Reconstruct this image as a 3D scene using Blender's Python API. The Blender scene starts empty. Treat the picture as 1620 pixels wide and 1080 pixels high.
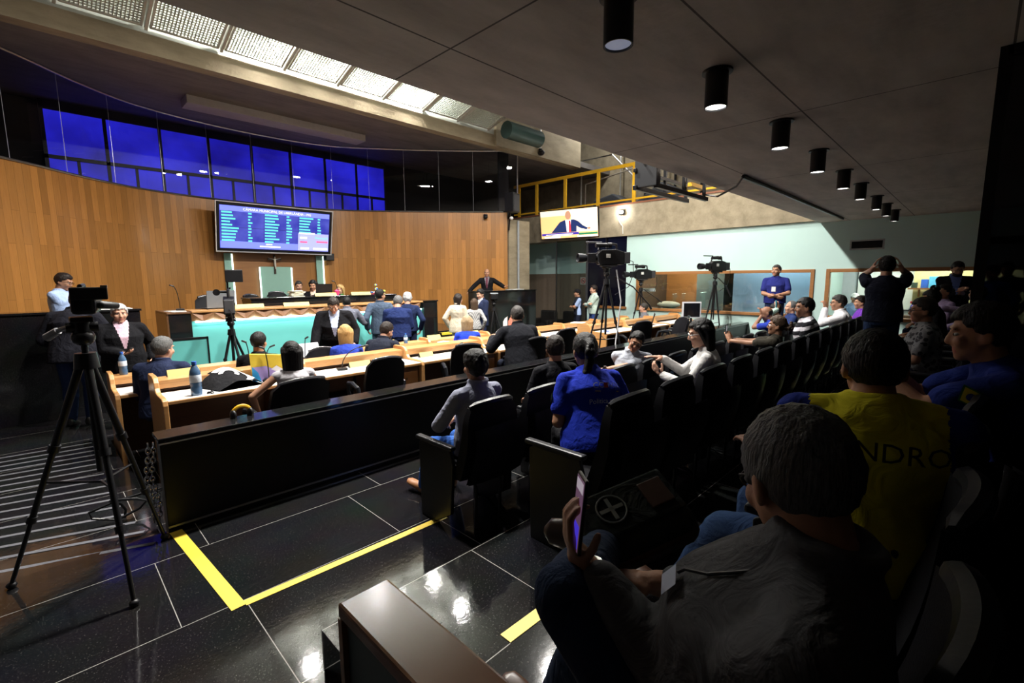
import bpy, bmesh, math, random
import numpy as np
from mathutils import Vector, Matrix
random.seed(7); RNG = np.random.default_rng(11)
S = bpy.context.scene
COL = S.collection
PI = math.pi
def R(d): return math.radians(d)
# ------------------------------------------------------------------ camera
H = 1.8; F = 740.0
yw, pt, ro = R(44.8), R(7.6), R(0.35)
cf = Vector((math.cos(yw)*math.cos(pt), math.sin(yw)*math.cos(pt), -math.sin(pt)))
cr = Vector((math.sin(yw), -math.cos(yw), 0)); cu = cr.cross(cf)
cr2 = cr*math.cos(ro) - cu*math.sin(ro); cu2 = cu*math.cos(ro) + cr*math.sin(ro)
cam = bpy.data.cameras.new('camera'); cam.sensor_width = 36; cam.lens = F/1620*36; cam.clip_start = .05
co = bpy.data.objects.new('camera', cam); COL.objects.link(co)
co.matrix_world = Matrix(((cr2.x, cu2.x, -cf.x, 0), (cr2.y, cu2.y, -cf.y, 0), (cr2.z, cu2.z, -cf.z, H), (0, 0, 0, 1)))
S.camera = co
# ------------------------------------------------------------------ objects
def tag(o, label=None, cat=None, group=None, kind=None):
    if label: o['label'] = label
    if cat: o['category'] = cat
    if group: o['group'] = group
    if kind: o['kind'] = kind
    return o
def thing(name, label, cat, loc=(0, 0, 0), rz=0, group=None):
    o = bpy.data.objects.new(name, None); COL.objects.link(o); o.empty_display_size = .1
    o.location = loc; o.rotation_euler = (0, 0, rz)
    return tag(o, label, cat, group)
def kids(o): return list(o.children)
def dup(o, loc=None, rz=None, label=None, group=None, parent=None):
    c = o.copy(); COL.objects.link(c)
    if parent is not None: c.parent = parent
    if loc is not None: c.location = loc
    if rz is not None: c.rotation_euler = (0, 0, rz)
    if label: c['label'] = label
    if group: c['group'] = group
    for k in o.children: dup(k, parent=c)
    return c
_sph = {}
def sph(nu, nv):
    if (nu, nv) not in _sph:
        v = [(0, 0, 1)]; f = []
        for j in range(1, nv):
            a = PI*j/nv
            for i in range(nu):
                b = 2*PI*i/nu; v.append((math.sin(a)*math.cos(b), math.sin(a)*math.sin(b), math.cos(a)))
        v.append((0, 0, -1)); n = len(v)
        for i in range(nu):
            f.append((0, 1+i, 1+(i+1) % nu)); b = 1+(nv-2)*nu
            f.append((n-1, b+(i+1) % nu, b+i))
        for j in range(nv-2):
            for i in range(nu):
                a = 1+j*nu+i; b = 1+j*nu+(i+1) % nu
                f.append((a, a+nu, b+nu, b))
        _sph[(nu, nv)] = (np.array(v), f)
    return _sph[(nu, nv)]
def frame(d, up=(0, 0, 1)):
    d = np.array(d, float); d /= np.linalg.norm(d)+1e-12
    u = np.array(up, float)
    if abs(d@u) > .98*np.linalg.norm(u): u = np.array((0, 1., 0)) if abs(d[1]) < .9 else np.array((1., 0, 0))
    x = np.cross(u, d); x /= np.linalg.norm(x); y = np.cross(d, x)
    return x, y, d
def rot(ax, deg):
    return np.array(Matrix.Rotation(R(deg), 3, ax))
class MB:
    def __init__(s): s.v = []; s.f = []; s.m = []; s.cur = 0; s.uv = {}
    def add(s, v, f, M=None, c=None):
        v = np.array(v, float)
        if M is not None: v = v@np.array(M).T
        if c is not None: v = v+np.array(c)
        b = len(s.v); s.v.extend(v.tolist())
        for q in f: s.f.append(tuple(b+i for i in q)); s.m.append(s.cur)
        return s
    def box(s, a, b, M=None, c=None):
        (x0, y0, z0), (x1, y1, z1) = a, b
        v = [(x0, y0, z0), (x1, y0, z0), (x1, y1, z0), (x0, y1, z0), (x0, y0, z1), (x1, y0, z1), (x1, y1, z1), (x0, y1, z1)]
        return s.add(v, [(3, 2, 1, 0), (4, 5, 6, 7), (0, 1, 5, 4), (1, 2, 6, 5), (2, 3, 7, 6), (3, 0, 4, 7)], M, c)
    def cbox(s, c, d, M=None):
        d = np.array(d)/2
        return s.box(-d, d, M, c)
    def prism(s, poly, a, b, axis=0):
        # polygon in the two other axes, extruded along axis from a to b
        n = len(poly); v = []
        for t in (a, b):
            for p in poly:
                q = [p[0], p[1]]; q.insert(axis, t); v.append(q)
        f = [tuple(range(n))[::-1], tuple(range(n, 2*n))]
        for i in range(n): j = (i+1) % n; f.append((i, j, n+j, n+i))
        return s.add(v, f)
    def loft(s, rings, cap=True):
        n = len(rings[0]); v = []; f = []
        for r in rings: v.extend(r)
        for k in range(len(rings)-1):
            for i in range(n):
                j = (i+1) % n; f.append((k*n+i, k*n+j, (k+1)*n+j, (k+1)*n+i))
        if cap: f.append(tuple(range(n))[::-1]); f.append(tuple((len(rings)-1)*n+i for i in range(n)))
        return s.add(v, f)
    def cyl(s, p, q, r0, r1=None, n=14):
        r1 = r0 if r1 is None else r1
        x, y, d = frame(np.array(q, float)-np.array(p, float))
        ring = lambda c, r: [np.array(c)+r*(math.cos(2*PI*i/n)*x+math.sin(2*PI*i/n)*y) for i in range(n)]
        return s.loft([ring(p, r0), ring(q, r1)])
    def tube(s, pts, r, n=8):
        pts = [np.array(p, float) for p in pts]; rings = []
        up = None
        for i, p in enumerate(pts):
            d = (pts[min(i+1, len(pts)-1)]-pts[max(i-1, 0)])
            x, y, d = frame(d) if up is None else frame(d, up)
            up = y
            rr = r if not hasattr(r, '__len__') else r[i]
            rings.append([p+rr*(math.cos(2*PI*k/n)*x+math.sin(2*PI*k/n)*y) for k in range(n)])
        return s.loft(rings)
    def ell(s, c, rad, M=None, nu=16, nv=10):
        v, f = sph(nu, nv); v = v*np.array(rad)
        return s.add(v, f, M, c)
    def lathe(s, prof, c=(0, 0, 0), n=20, M=None):
        rings = [[(r*math.cos(2*PI*i/n), r*math.sin(2*PI*i/n), z) for i in range(n)] for r, z in prof]
        t = MB(); t.loft(rings); return s.add(t.v, t.f, M, c)
    def capsule(s, p, q, r0, r1, n=10):
        p = np.array(p, float); q = np.array(q, float); L = np.linalg.norm(q-p)
        x, y, d = frame(q-p) if L > 1e-6 else frame((0, 0, 1)); rings = []
        for a in (-80, -55, -25, 0):
            rings.append((p+d*r0*math.sin(R(a)), r0*math.cos(R(a))))
        for a in (0, 25, 55, 80):
            rings.append((q+d*r1*math.sin(R(a)), r1*math.cos(R(a))))
        return s.loft([[c+r*(math.cos(2*PI*i/n)*x+math.sin(2*PI*i/n)*y) for i in range(n)] for c, r in rings])
    def grid(s, P):
        # P[i][j] surface
        a, b = len(P), len(P[0]); v = [p for r in P for p in r]; f = []
        for i in range(a-1):
            for j in range(b-1): f.append((i*b+j, i*b+j+1, (i+1)*b+j+1, (i+1)*b+j))
        return s.add(v, f)
    def build(s, name, mats, parent=None, smooth=False, bevel=0, loc=None, rz=None, kind=None, label=None):
        me = bpy.data.meshes.new(name); me.from_pydata(s.v, [], s.f)
        mats = mats if isinstance(mats, (list, tuple)) else [mats]
        for m in mats: me.materials.append(m)
        if len(mats) > 1: me.polygons.foreach_set('material_index', s.m)
        bm = bmesh.new(); bm.from_mesh(me); bmesh.ops.recalc_face_normals(bm, faces=bm.faces); bm.to_mesh(me); bm.free()
        if smooth:
            me.polygons.foreach_set('use_smooth', [True]*len(me.polygons))
            if smooth != 2:
                try: me.set_sharp_from_angle(angle=R(40))
                except Exception: pass
        o = bpy.data.objects.new(name, me); COL.objects.link(o)
        if parent is not None: o.parent = parent
        if loc is not None: o.location = loc
        if rz is not None: o.rotation_euler = (0, 0, rz)
        if kind: o['kind'] = kind
        if label: o['label'] = label
        if bevel:
            b = o.modifiers.new('bevel', 'BEVEL'); b.width = bevel; b.segments = 2; b.limit_method = 'ANGLE'; b.angle_limit = R(35)
        return o
def wall(name, mb, m, **k): return mb.build(name, m, kind='structure', **k)
def text_mesh(txt, size, ext=.001, align='CENTER'):
    cu_ = bpy.data.curves.new('t', 'FONT'); cu_.body = txt; cu_.size = size; cu_.extrude = ext; cu_.align_x = align; cu_.align_y = 'CENTER'
    cu_.resolution_u = 2
    o = bpy.data.objects.new('t', cu_); COL.objects.link(o)
    dg = bpy.context.evaluated_depsgraph_get(); me = bpy.data.meshes.new_from_object(o.evaluated_get(dg))
    v = [tuple(x.co) for x in me.vertices]; f = [tuple(p.vertices) for p in me.polygons]
    bpy.data.objects.remove(o); bpy.data.curves.remove(cu_); bpy.data.meshes.remove(me)
    return np.array(v) if v else np.zeros((0, 3)), f
# ------------------------------------------------------------------ materials
MAT = {}
def nt(name):
    m = bpy.data.materials.new(name); m.use_nodes = True; t = m.node_tree
    return m, t, t.nodes['Principled BSDF']
def N(t, ty, **kw):
    n = t.nodes.new(ty)
    for k, v in kw.items():
        if k in n.inputs: n.inputs[k].default_value = v
        else: setattr(n, k, v)
    return n
def L(t, a, ao, b, bi): t.links.new(a.outputs[ao], b.inputs[bi])
def c4(c): return (c[0], c[1], c[2], 1)
def mat(name, col, rough=.6, metal=0, var=.12, vs=14, bump=0, bs=60, coat=0, spec=.5, alpha=None):
    """plain surface with slight procedural variation"""
    if name in MAT: return MAT[name]
    m, t, p = nt(name)
    p.inputs['Roughness'].default_value = rough; p.inputs['Metallic'].default_value = metal
    p.inputs['Specular IOR Level'].default_value = spec
    if coat: p.inputs['Coat Weight'].default_value = coat; p.inputs['Coat Roughness'].default_value = .1
    tc = N(t, 'ShaderNodeTexCoord'); no = N(t, 'ShaderNodeTexNoise', Scale=vs, Detail=4.)
    L(t, tc, 'Object', no, 'Vector')
    mx = N(t, 'ShaderNodeMix', data_type='RGBA')
    mx.inputs[6].default_value = c4([x*(1-var) for x in col]); mx.inputs[7].default_value = c4([min(1, x*(1+var)) for x in col])
    L(t, no, 'Fac', mx, 0); t.links.new(mx.outputs[2], p.inputs['Base Color'])
    if bump:
        n2 = N(t, 'ShaderNodeTexNoise', Scale=bs, Detail=3.); L(t, tc, 'Object', n2, 'Vector')
        b = N(t, 'ShaderNodeBump', Strength=bump, Distance=.02); L(t, n2, 'Fac', b, 'Height'); L(t, b, 'Normal', p, 'Normal')
    MAT[name] = m; return m
def emit(name, col, st, base=None):
    if name in MAT: return MAT[name]
    m, t, p = nt(name); p.inputs['Base Color'].default_value = c4(base or col)
    p.inputs['Emission Color'].default_value = c4(col); p.inputs['Emission Strength'].default_value = st
    MAT[name] = m; return m
def cloth(name, col, kind=None, col2=None, sc=30., ang=0):
    if name in MAT: return MAT[name]
    m, t, p = nt(name); p.inputs['Roughness'].default_value = .9; p.inputs['Specular IOR Level'].default_value = .12
    p.inputs['Sheen Weight'].default_value = .0
    tc = N(t, 'ShaderNodeTexCoord'); no = N(t, 'ShaderNodeTexNoise', Scale=9., Detail=3.); L(t, tc, 'Object', no, 'Vector')
    mx = N(t, 'ShaderNodeMix', data_type='RGBA')
    mx.inputs[6].default_value = c4([x*.85 for x in col]); mx.inputs[7].default_value = c4([min(1, x*1.12) for x in col])
    L(t, no, 'Fac', mx, 0); out = mx.outputs[2]
    if kind:
        mp = N(t, 'ShaderNodeMapping'); L(t, tc, 'Object', mp, 'Vector'); mp.inputs['Rotation'].default_value = (R(ang), 0, 0)
        m2 = N(t, 'ShaderNodeMix', data_type='RGBA'); m2.inputs[7].default_value = c4(col2)
        t.links.new(out, m2.inputs[6])
        if kind == 'stripe':
            w = N(t, 'ShaderNodeTexWave', wave_type='BANDS', bands_direction='Z', Scale=sc); L(t, mp, 'Vector', w, 'Vector')
            cr_ = N(t, 'ShaderNodeMath', operation='GREATER_THAN'); cr_.inputs[1].default_value = .55; L(t, w, 'Fac', cr_, 0)
            L(t, cr_, 'Value', m2, 0)
        elif kind == 'check':
            w = N(t, 'ShaderNodeTexChecker', Scale=sc); L(t, mp, 'Vector', w, 'Vector'); L(t, w, 'Fac', m2, 0)
        elif kind == 'blotch':
            w = N(t, 'ShaderNodeTexVoronoi', Scale=sc); L(t, mp, 'Vector', w, 'Vector')
            cr_ = N(t, 'ShaderNodeMath', operation='GREATER_THAN'); cr_.inputs[1].default_value = .42; L(t, w, 'Distance', cr_, 0)
            L(t, cr_, 'Value', m2, 0)
        out = m2.outputs[2]
    t.links.new(out, p.inputs['Base Color'])
    n2 = N(t, 'ShaderNodeTexNoise', Scale=11., Detail=4.); n2.inputs['Distortion'].default_value = 1.2; L(t, tc, 'Object', n2, 'Vector')
    b = N(t, 'ShaderNodeBump', Strength=.55, Distance=.03); L(t, n2, 'Fac', b, 'Height'); L(t, b, 'Normal', p, 'Normal')
    MAT[name] = m; return m
def skin(name, col):
    if name in MAT: return MAT[name]
    m = mat(name, col, .55, 0, .1, 20, .08, 120, spec=.35); p = m.node_tree.nodes['Principled BSDF']
    p.inputs['Subsurface Weight'].default_value = .06; p.inputs['Subsurface Radius'].default_value = (.02, .008, .005)
    return m
def wood_mat(name, c1, c2, rough=.35, plank=None, uv=False, coat=.2, grain=(1, 1, 18)):
    """plank = (length, width): vertical boards on UV; otherwise plain grain"""
    if name in MAT: return MAT[name]
    m, t, p = nt(name); p.inputs['Roughness'].default_value = rough; p.inputs['Coat Weight'].default_value = coat; p.inputs['Coat Roughness'].default_value = .15
    tc = N(t, 'ShaderNodeTexCoord'); mp = N(t, 'ShaderNodeMapping'); L(t, tc, 'UV' if uv else 'Object', mp, 'Vector')
    mp.inputs['Scale'].default_value = grain
    no = N(t, 'ShaderNodeTexNoise', Scale=2.2, Detail=6.); no.inputs['Distortion'].default_value = .6; L(t, mp, 'Vector', no, 'Vector')
    mx = N(t, 'ShaderNodeMix', data_type='RGBA'); mx.inputs[6].default_value = c4(c1); mx.inputs[7].default_value = c4(c2); L(t, no, 'Fac', mx, 0)
    out = mx.outputs[2]
    if plank:
        sw = N(t, 'ShaderNodeSeparateXYZ'); L(t, tc, 'UV', sw, 'Vector'); cb = N(t, 'ShaderNodeCombineXYZ')
        L(t, sw, 'Y', cb, 'X'); L(t, sw, 'X', cb, 'Y')
        br = N(t, 'ShaderNodeTexBrick', offset=.37, offset_frequency=2); L(t, cb, 'Vector', br, 'Vector')
        br.inputs['Scale'].default_value = 1; br.inputs['Brick Width'].default_value = plank[0]; br.inputs['Row Height'].default_value = plank[1]
        br.inputs['Mortar Size'].default_value = .0022; br.inputs['Bias'].default_value = 0
        br.inputs['Color1'].default_value = (1.18, 1.14, 1.08, 1); br.inputs['Color2'].default_value = (.78, .75, .7, 1); br.inputs['Mortar'].default_value = (.38, .32, .25, 1)
        mu = N(t, 'ShaderNodeMix', data_type='RGBA', blend_type='MULTIPLY'); mu.inputs[0].default_value = 1
        t.links.new(out, mu.inputs[6]); L(t, br, 'Color', mu, 7); out = mu.outputs[2]
    t.links.new(out, p.inputs['Base Color']); MAT[name] = m; return m
def granite(name, rough=.09, joints=None, base=(.004, .004, .005), fleck=.35, z=0):
    if name in MAT: return MAT[name]
    m, t, p = nt(name); p.inputs['Roughness'].default_value = rough; p.inputs['Specular IOR Level'].default_value = .55
    tc = N(t, 'ShaderNodeTexCoord')
    vo = N(t, 'ShaderNodeTexNoise', Scale=120., Detail=2.); L(t, tc, 'Object', vo, 'Vector')
    cr_ = N(t, 'ShaderNodeValToRGB'); L(t, vo, 'Fac', cr_, 'Fac')
    e = cr_.color_ramp.elements; e[0].position = .6; e[0].color = c4(base); e[1].position = .8; e[1].color = c4((fleck*.35, fleck*.33, fleck*.3))
    n2 = N(t, 'ShaderNodeTexNoise', Scale=2.5, Detail=5.); L(t, tc, 'Object', n2, 'Vector')
    a = N(t, 'ShaderNodeMix', data_type='RGBA', blend_type='ADD'); a.inputs[0].default_value = .008
    L(t, cr_, 'Color', a, 6); L(t, n2, 'Color', a, 7); out = a.outputs[2]
    if joints:
        br = N(t, 'ShaderNodeTexBrick', offset=.23, offset_frequency=2); mp = N(t, 'ShaderNodeMapping'); L(t, tc, 'Object', mp, 'Vector')
        mp.inputs['Location'].default_value = joints[2:] + (0,); L(t, mp, 'Vector', br, 'Vector')
        br.inputs['Scale'].default_value = 1; br.inputs['Brick Width'].default_value = joints[0]; br.inputs['Row Height'].default_value = joints[1]
        br.inputs['Mortar Size'].default_value = .0022; br.inputs['Mortar Smooth'].default_value = 0
        j = N(t, 'ShaderNodeMix', data_type='RGBA'); j.inputs[7].default_value = (.3, .29, .27, 1); L(t, br, 'Fac', j, 0); t.links.new(out, j.inputs[6]); out = j.outputs[2]
    t.links.new(out, p.inputs['Base Color'])
    rr = N(t, 'ShaderNodeMapRange'); rr.inputs['To Min'].default_value = rough*.7; rr.inputs['To Max'].default_value = rough*1.5; L(t, n2, 'Fac', rr, 'Value'); L(t, rr, 'Result', p, 'Roughness')
    b = N(t, 'ShaderNodeBump', Strength=.025, Distance=.01); n3 = N(t, 'ShaderNodeTexNoise', Scale=25.); L(t, tc, 'Object', n3, 'Vector'); L(t, n3, 'Fac', b, 'Height'); L(t, b, 'Normal', p, 'Normal')
    MAT[name] = m; return m
def concrete(name, c1, c2, seams=None, rough=.8):
    if name in MAT: return MAT[name]
    m, t, p = nt(name); p.inputs['Roughness'].default_value = rough; p.inputs['Specular IOR Level'].default_value = .3
    tc = N(t, 'ShaderNodeTexCoord'); mp = N(t, 'ShaderNodeMapping'); mp.inputs['Scale'].default_value = (.8, 2.5, 2.5); L(t, tc, 'Object', mp, 'Vector')
    no = N(t, 'ShaderNodeTexNoise', Scale=1.6, Detail=8.); no.inputs['Roughness'].default_value = .62; L(t, mp, 'Vector', no, 'Vector')
    cr_ = N(t, 'ShaderNodeValToRGB'); L(t, no, 'Fac', cr_, 'Fac'); e = cr_.color_ramp.elements
    e[0].position = .3; e[0].color = c4(c1); e[1].position = .7; e[1].color = c4(c2); out = cr_.outputs['Color']
    if seams:
        br = N(t, 'ShaderNodeTexBrick', offset=.0); mp2 = N(t, 'ShaderNodeMapping'); L(t, tc, 'Object', mp2, 'Vector'); mp2.inputs['Location'].default_value = (seams[2], seams[3], 0)
        L(t, mp2, 'Vector', br, 'Vector'); br.inputs['Scale'].default_value = 1; br.inputs['Brick Width'].default_value = seams[0]; br.inputs['Row Height'].default_value = seams[1]; br.inputs['Mortar Size'].default_value = .006
        j = N(t, 'ShaderNodeMix', data_type='RGBA'); j.inputs[7].default_value = c4([x*.25 for x in c1]); L(t, br, 'Fac', j, 0); t.links.new(out, j.inputs[6]); out = j.outputs[2]
    t.links.new(out, p.inputs['Base Color'])
    n2 = N(t, 'ShaderNodeTexNoise', Scale=18., Detail=5.); L(t, tc, 'Object', n2, 'Vector')
    b = N(t, 'ShaderNodeBump', Strength=.2, Distance=.02); L(t, n2, 'Fac', b, 'Height'); L(t, b, 'Normal', p, 'Normal')
    MAT[name] = m; return m
def glass(name, tint=(.6, .65, .7), refl=.12, rough=.01):
    if name in MAT: return MAT[name]
    m = bpy.data.materials.new(name); m.use_nodes = True; t = m.node_tree; t.nodes.clear()
    tr = N(t, 'ShaderNodeBsdfTransparent'); tr.inputs[0].default_value = c4(tint)
    gl = N(t, 'ShaderNodeBsdfGlossy'); gl.inputs['Roughness'].default_value = rough
    lw = N(t, 'ShaderNodeLayerWeight'); fr = N(t, 'ShaderNodeMath', operation='POWER'); L(t, lw, 'Facing', fr, 0); fr.inputs[1].default_value = 4.5
    ad = N(t, 'ShaderNodeMath', operation='ADD', use_clamp=True); ad.inputs[1].default_value = refl; L(t, fr, 'Value', ad, 0)
    nz = N(t, 'ShaderNodeTexNoise', Scale=3.); mr = N(t, 'ShaderNodeMapRange'); mr.inputs['To Min'].default_value = rough*.6; mr.inputs['To Max'].default_value = rough*1.4+.003
    L(t, nz, 'Fac', mr, 'Value'); L(t, mr, 'Result', gl, 'Roughness')
    mx = N(t, 'ShaderNodeMixShader'); L(t, ad, 'Value', mx, 0); L(t, tr, 0, mx, 1); L(t, gl, 0, mx, 2)
    o = N(t, 'ShaderNodeOutputMaterial'); L(t, mx, 0, o, 0); MAT[name] = m; return m
M_blackp = mat('black plastic', (.008, .008, .0095), .38, bump=.03, spec=.35)
M_blackm = mat('black metal', (.015, .015, .017), .32, .3)
M_leather = mat('black leather', (.007, .007, .009), .55, bump=.12, bs=220, spec=.1)
M_shell = mat('grey seat shell', (.012, .013, .016), .34, spec=.22, bump=.03)
M_chrome = mat('chrome', (.7, .7, .72), .18, 1)
M_steel = mat('brushed steel', (.5, .5, .5), .35, 1)
M_white = mat('white paper', (.85, .85, .83), .7, var=.03)
M_formica = mat('white laminate worktop', (.82, .81, .78), .35, var=.03)
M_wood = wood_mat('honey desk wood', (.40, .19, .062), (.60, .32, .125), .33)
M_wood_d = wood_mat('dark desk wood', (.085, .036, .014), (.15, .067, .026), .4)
M_trim = wood_mat('window trim wood', (.24, .1, .03), (.38, .17, .055), .4)
M_cap = wood_mat('worn ledge wood', (.22, .10, .05), (.34, .17, .09), .22, coat=.5)
M_wallwood = wood_mat('wood plank wall', (.33, .142, .036), (.50, .235, .06), .3, plank=(1.5, .13), uv=True, coat=.35, grain=(22, 1.4, 1))
M_floorwood = wood_mat('walkway wood', (.26, .12, .06), (.38, .19, .10), .3)
M_teal = mat('teal painted panel', (.13, .50, .47), .5, var=.04, vs=3)
M_tealwall = mat('pale green wall paint', (.50, .68, .64), .75, var=.04, vs=2.5)
M_yellow = mat('yellow tape', (.72, .52, .05), .5, var=.06)
M_ytape_pale = M_yellow
M_yrail = mat('yellow rail paint', (.72, .40, .015), .4, var=.05)
M_stripe = mat('grey grip tape', (.1, .1, .115), .8)
M_red = mat('red plastic', (.6, .03, .03), .4)
M_blue = mat('blue label', (.03, .12, .5), .4)
M_gold = mat('name plate cream', (.58, .48, .17), .5, var=.05)
M_granite = granite('black granite floor', .07, joints=(1.31, .8, .65, .39), fleck=.2)
M_granite2 = granite('black granite cladding', .1, None, (.004, .004, .0045), .14)
M_granite3 = granite('black granite parapet', .32, None, (.0025, .0025, .003), .04)
M_granite3.node_tree.nodes['Principled BSDF'].inputs['Specular IOR Level'].default_value = .18
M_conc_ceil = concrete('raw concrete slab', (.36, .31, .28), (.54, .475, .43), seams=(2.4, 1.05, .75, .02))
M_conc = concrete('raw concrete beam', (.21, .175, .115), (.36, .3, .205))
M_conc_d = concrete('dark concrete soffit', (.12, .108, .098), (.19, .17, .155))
M_dark = mat('dark void paint', (.004, .004, .006), .9)
M_darkgrey = mat('dark grey paint', (.03, .03, .034), .7)
M_screenblue = None
# ================================================================== SETTING
PF1, PF2, PF3, DF = -.10, -.25, -.12, .5     # plenary floors, dais floor
def quad(name, pts, m, th=.2):
    mb = MB(); n = len(pts)
    mb.loft([[(p[0], p[1], p[2]-th) for p in pts], [tuple(p) for p in pts]]); return wall(name, mb, m)
quad('floor', [(-4.2, -4.2, 0), (12.4, -4.2, 0), (12.4, 4.03, 0), (.45, 4.03, 0), (-4.2, 4.03, 0)], M_granite)
quad('floor_ramp', [(-4.2, 4.03, 0), (.45, 4.03, 0), (.45, 7.35, PF3), (-4.2, 7.35, PF3)], M_granite)
quad('floor_plenary', [(.45, 4.03, PF1), (12.4, 4.03, PF1), (12.4, 6.0, PF1), (.45, 6.0, PF1)], M_granite)
quad('floor_row', [(.45, 6.0, PF2), (12.4, 6.0, PF2), (12.4, 7.36, PF2), (.45, 7.36, PF2)], M_granite)
quad('floor_front', [(-4.2, 7.35, PF3), (15, 7.35, PF3), (15, 15, PF3), (-4.2, 15, PF3)], M_granite)
# gallery tiers
T2, T3 = .2, .35
mb = MB(); mb.box((.77, 1.27, 0), (12.4, 2.02, T2)); wall('floor_tier_middle', mb, M_granite)
mb = MB(); mb.box((.77, -.12, 0), (12.4, 1.27, T3)); wall('floor_tier_upper', mb, M_granite)
mb = MB(); mb.box((.77, -4.2, 0), (12.4, -.12, T3)); wall('floor_walkway', mb, M_floorwood)
mb = MB(); mb.box((10.95, 2.02, 0), (12.4, 3.93, T3)); wall('floor_landing', mb, M_granite)
# slab over the gallery, soffit over the dais
mb = MB(); mb.box((-4.2, -4.2, 3.0), (12.4, 2.63, 3.35)); wall('ceiling', mb, M_conc_ceil)
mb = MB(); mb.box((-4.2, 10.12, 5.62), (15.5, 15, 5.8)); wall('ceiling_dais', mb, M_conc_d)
mb = MB(); mb.box((-4.2, 10.0, 5.49), (13.3, 10.25, 5.8)); wall('trim_1', mb, M_conc)
mb = MB(); mb.box((9.4, 9.9, 5.5), (13.3, 10.24, 7.6)); wall('wall_well_end', mb, M_conc)
M_wellw = mat('white painted lightwell', (.36, .38, .34), .8)
mb = MB(); mb.box((-4.2, 2.4, 7.3), (15.6, 10.3, 7.5)); wall('ceiling_lightwell', mb, M_wellw)
mb = MB(); mb.box((-4.2, 10.0, 5.8), (9.4, 10.24, 7.4)); wall('wall_lightwell', mb, M_wellw)
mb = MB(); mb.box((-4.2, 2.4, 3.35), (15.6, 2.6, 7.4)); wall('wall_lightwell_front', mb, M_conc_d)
# outer walls
mb = MB(); mb.box((-4.4, -4.2, -.3), (-4.2, 15, 7.4)); wall('wall_left', mb, M_darkgrey)
mb = MB(); mb.box((-4.4, -4.4, -.3), (15.6, -4.2, 3.4)); wall('wall_back', mb, M_darkgrey)
mb = MB(); mb.box((-4.4, 15.0, -.3), (15.6, 15.2, 7.4)); wall('wall_front', mb, M_dark)
# ---- curved plank wall with the glass band above
PTS = [(-2.7, 9.15), (-1.35, 10.45), (-.22, 11.55), (.18, 11.92), (.98, 12.72), (1.9, 13.36), (3.2, 13.72), (4.9, 13.8), (6.35, 13.5), (7.67, 12.64), (9.07, 11.54), (10.30, 10.40)]
def catmull(P, n=14):
    P = [np.array(p) for p in P]; P = [2*P[0]-P[1]]+P+[2*P[-1]-P[-2]]; out = []
    for i in range(1, len(P)-2):
        for k in range(n):
            t = k/n; a, b, c, d = P[i-1:i+3]
            out.append(.5*((2*b)+(c-a)*t+(2*a-5*b+4*c-d)*t*t+(3*b-a-3*c+d)*t**3))
    out.append(P[-2]); return np.array(out)
CUR = catmull(PTS); ARC = np.concatenate([[0], np.cumsum(np.linalg.norm(np.diff(CUR, axis=0), axis=1))])
def onwall(x):
    i = int(np.argmin(abs(CUR[:, 0]-x)+0*CUR[:, 1])); return CUR[i, 1]
def at_arc(s):
    return np.array([np.interp(s, ARC, CUR[:, 0]), np.interp(s, ARC, CUR[:, 1])])
def nrm(s):
    d = at_arc(s+.05)-at_arc(s-.05); d /= np.linalg.norm(d); return np.array([d[1], -d[0]])   # towards the room
ZB = 3.81; ZT = 5.61
me = bpy.data.meshes.new('wall_curved'); v = []; f = []; n = len(CUR)
NO = [nrm(s) for s in ARC]
for z in (-.3, ZB):
    for k in range(n): v.append((CUR[k, 0], CUR[k, 1], z))
for z in (-.3, ZB):
    for k in range(n): q = CUR[k]-NO[k]*.12; v.append((q[0], q[1], z))
for k in range(n-1):
    f.append((k, k+1, n+k+1, n+k)); f.append((n+k, n+k+1, 3*n+k+1, 3*n+k)); f.append((2*n+k+1, 2*n+k, 3*n+k, 3*n+k+1))
f.append((n-1, 3*n-1, 4*n-1, 2*n-1))
me.from_pydata(v, [], f); uvl = me.uv_layers.new(name='UVMap')
for p in me.polygons:
    for li in p.loop_indices:
        vi = me.loops[li].vertex_index; uvl.data[li].uv = (ARC[vi % n], v[vi][2])
me.materials.append(M_wallwood); o = bpy.data.objects.new('wall_curved', me); COL.objects.link(o); o['kind'] = 'structure'
# metal rail between wood and glass
mb = MB(); mb.tube([(CUR[k, 0]+NO[k][0]*.02, CUR[k, 1]+NO[k][1]*.02, ZB+.015) for k in range(0, n, 3)], .02, 6); wall('trim_2', mb, M_steel)
mb = MB(); mb.tube([(CUR[k, 0]+NO[k][0]*.02, CUR[k, 1]+NO[k][1]*.02, ZT-.02) for k in range(0, n, 3)], .018, 6); wall('trim_3', mb, M_steel)
mb = MB(); q = CUR[-1]+np.array((.31, -.13)); mb.box((q[0]-.015, q[1]-.015, ZB), (q[0]+.015, q[1]+.015, ZT)); wall('trim_4', mb, M_steel)
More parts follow.
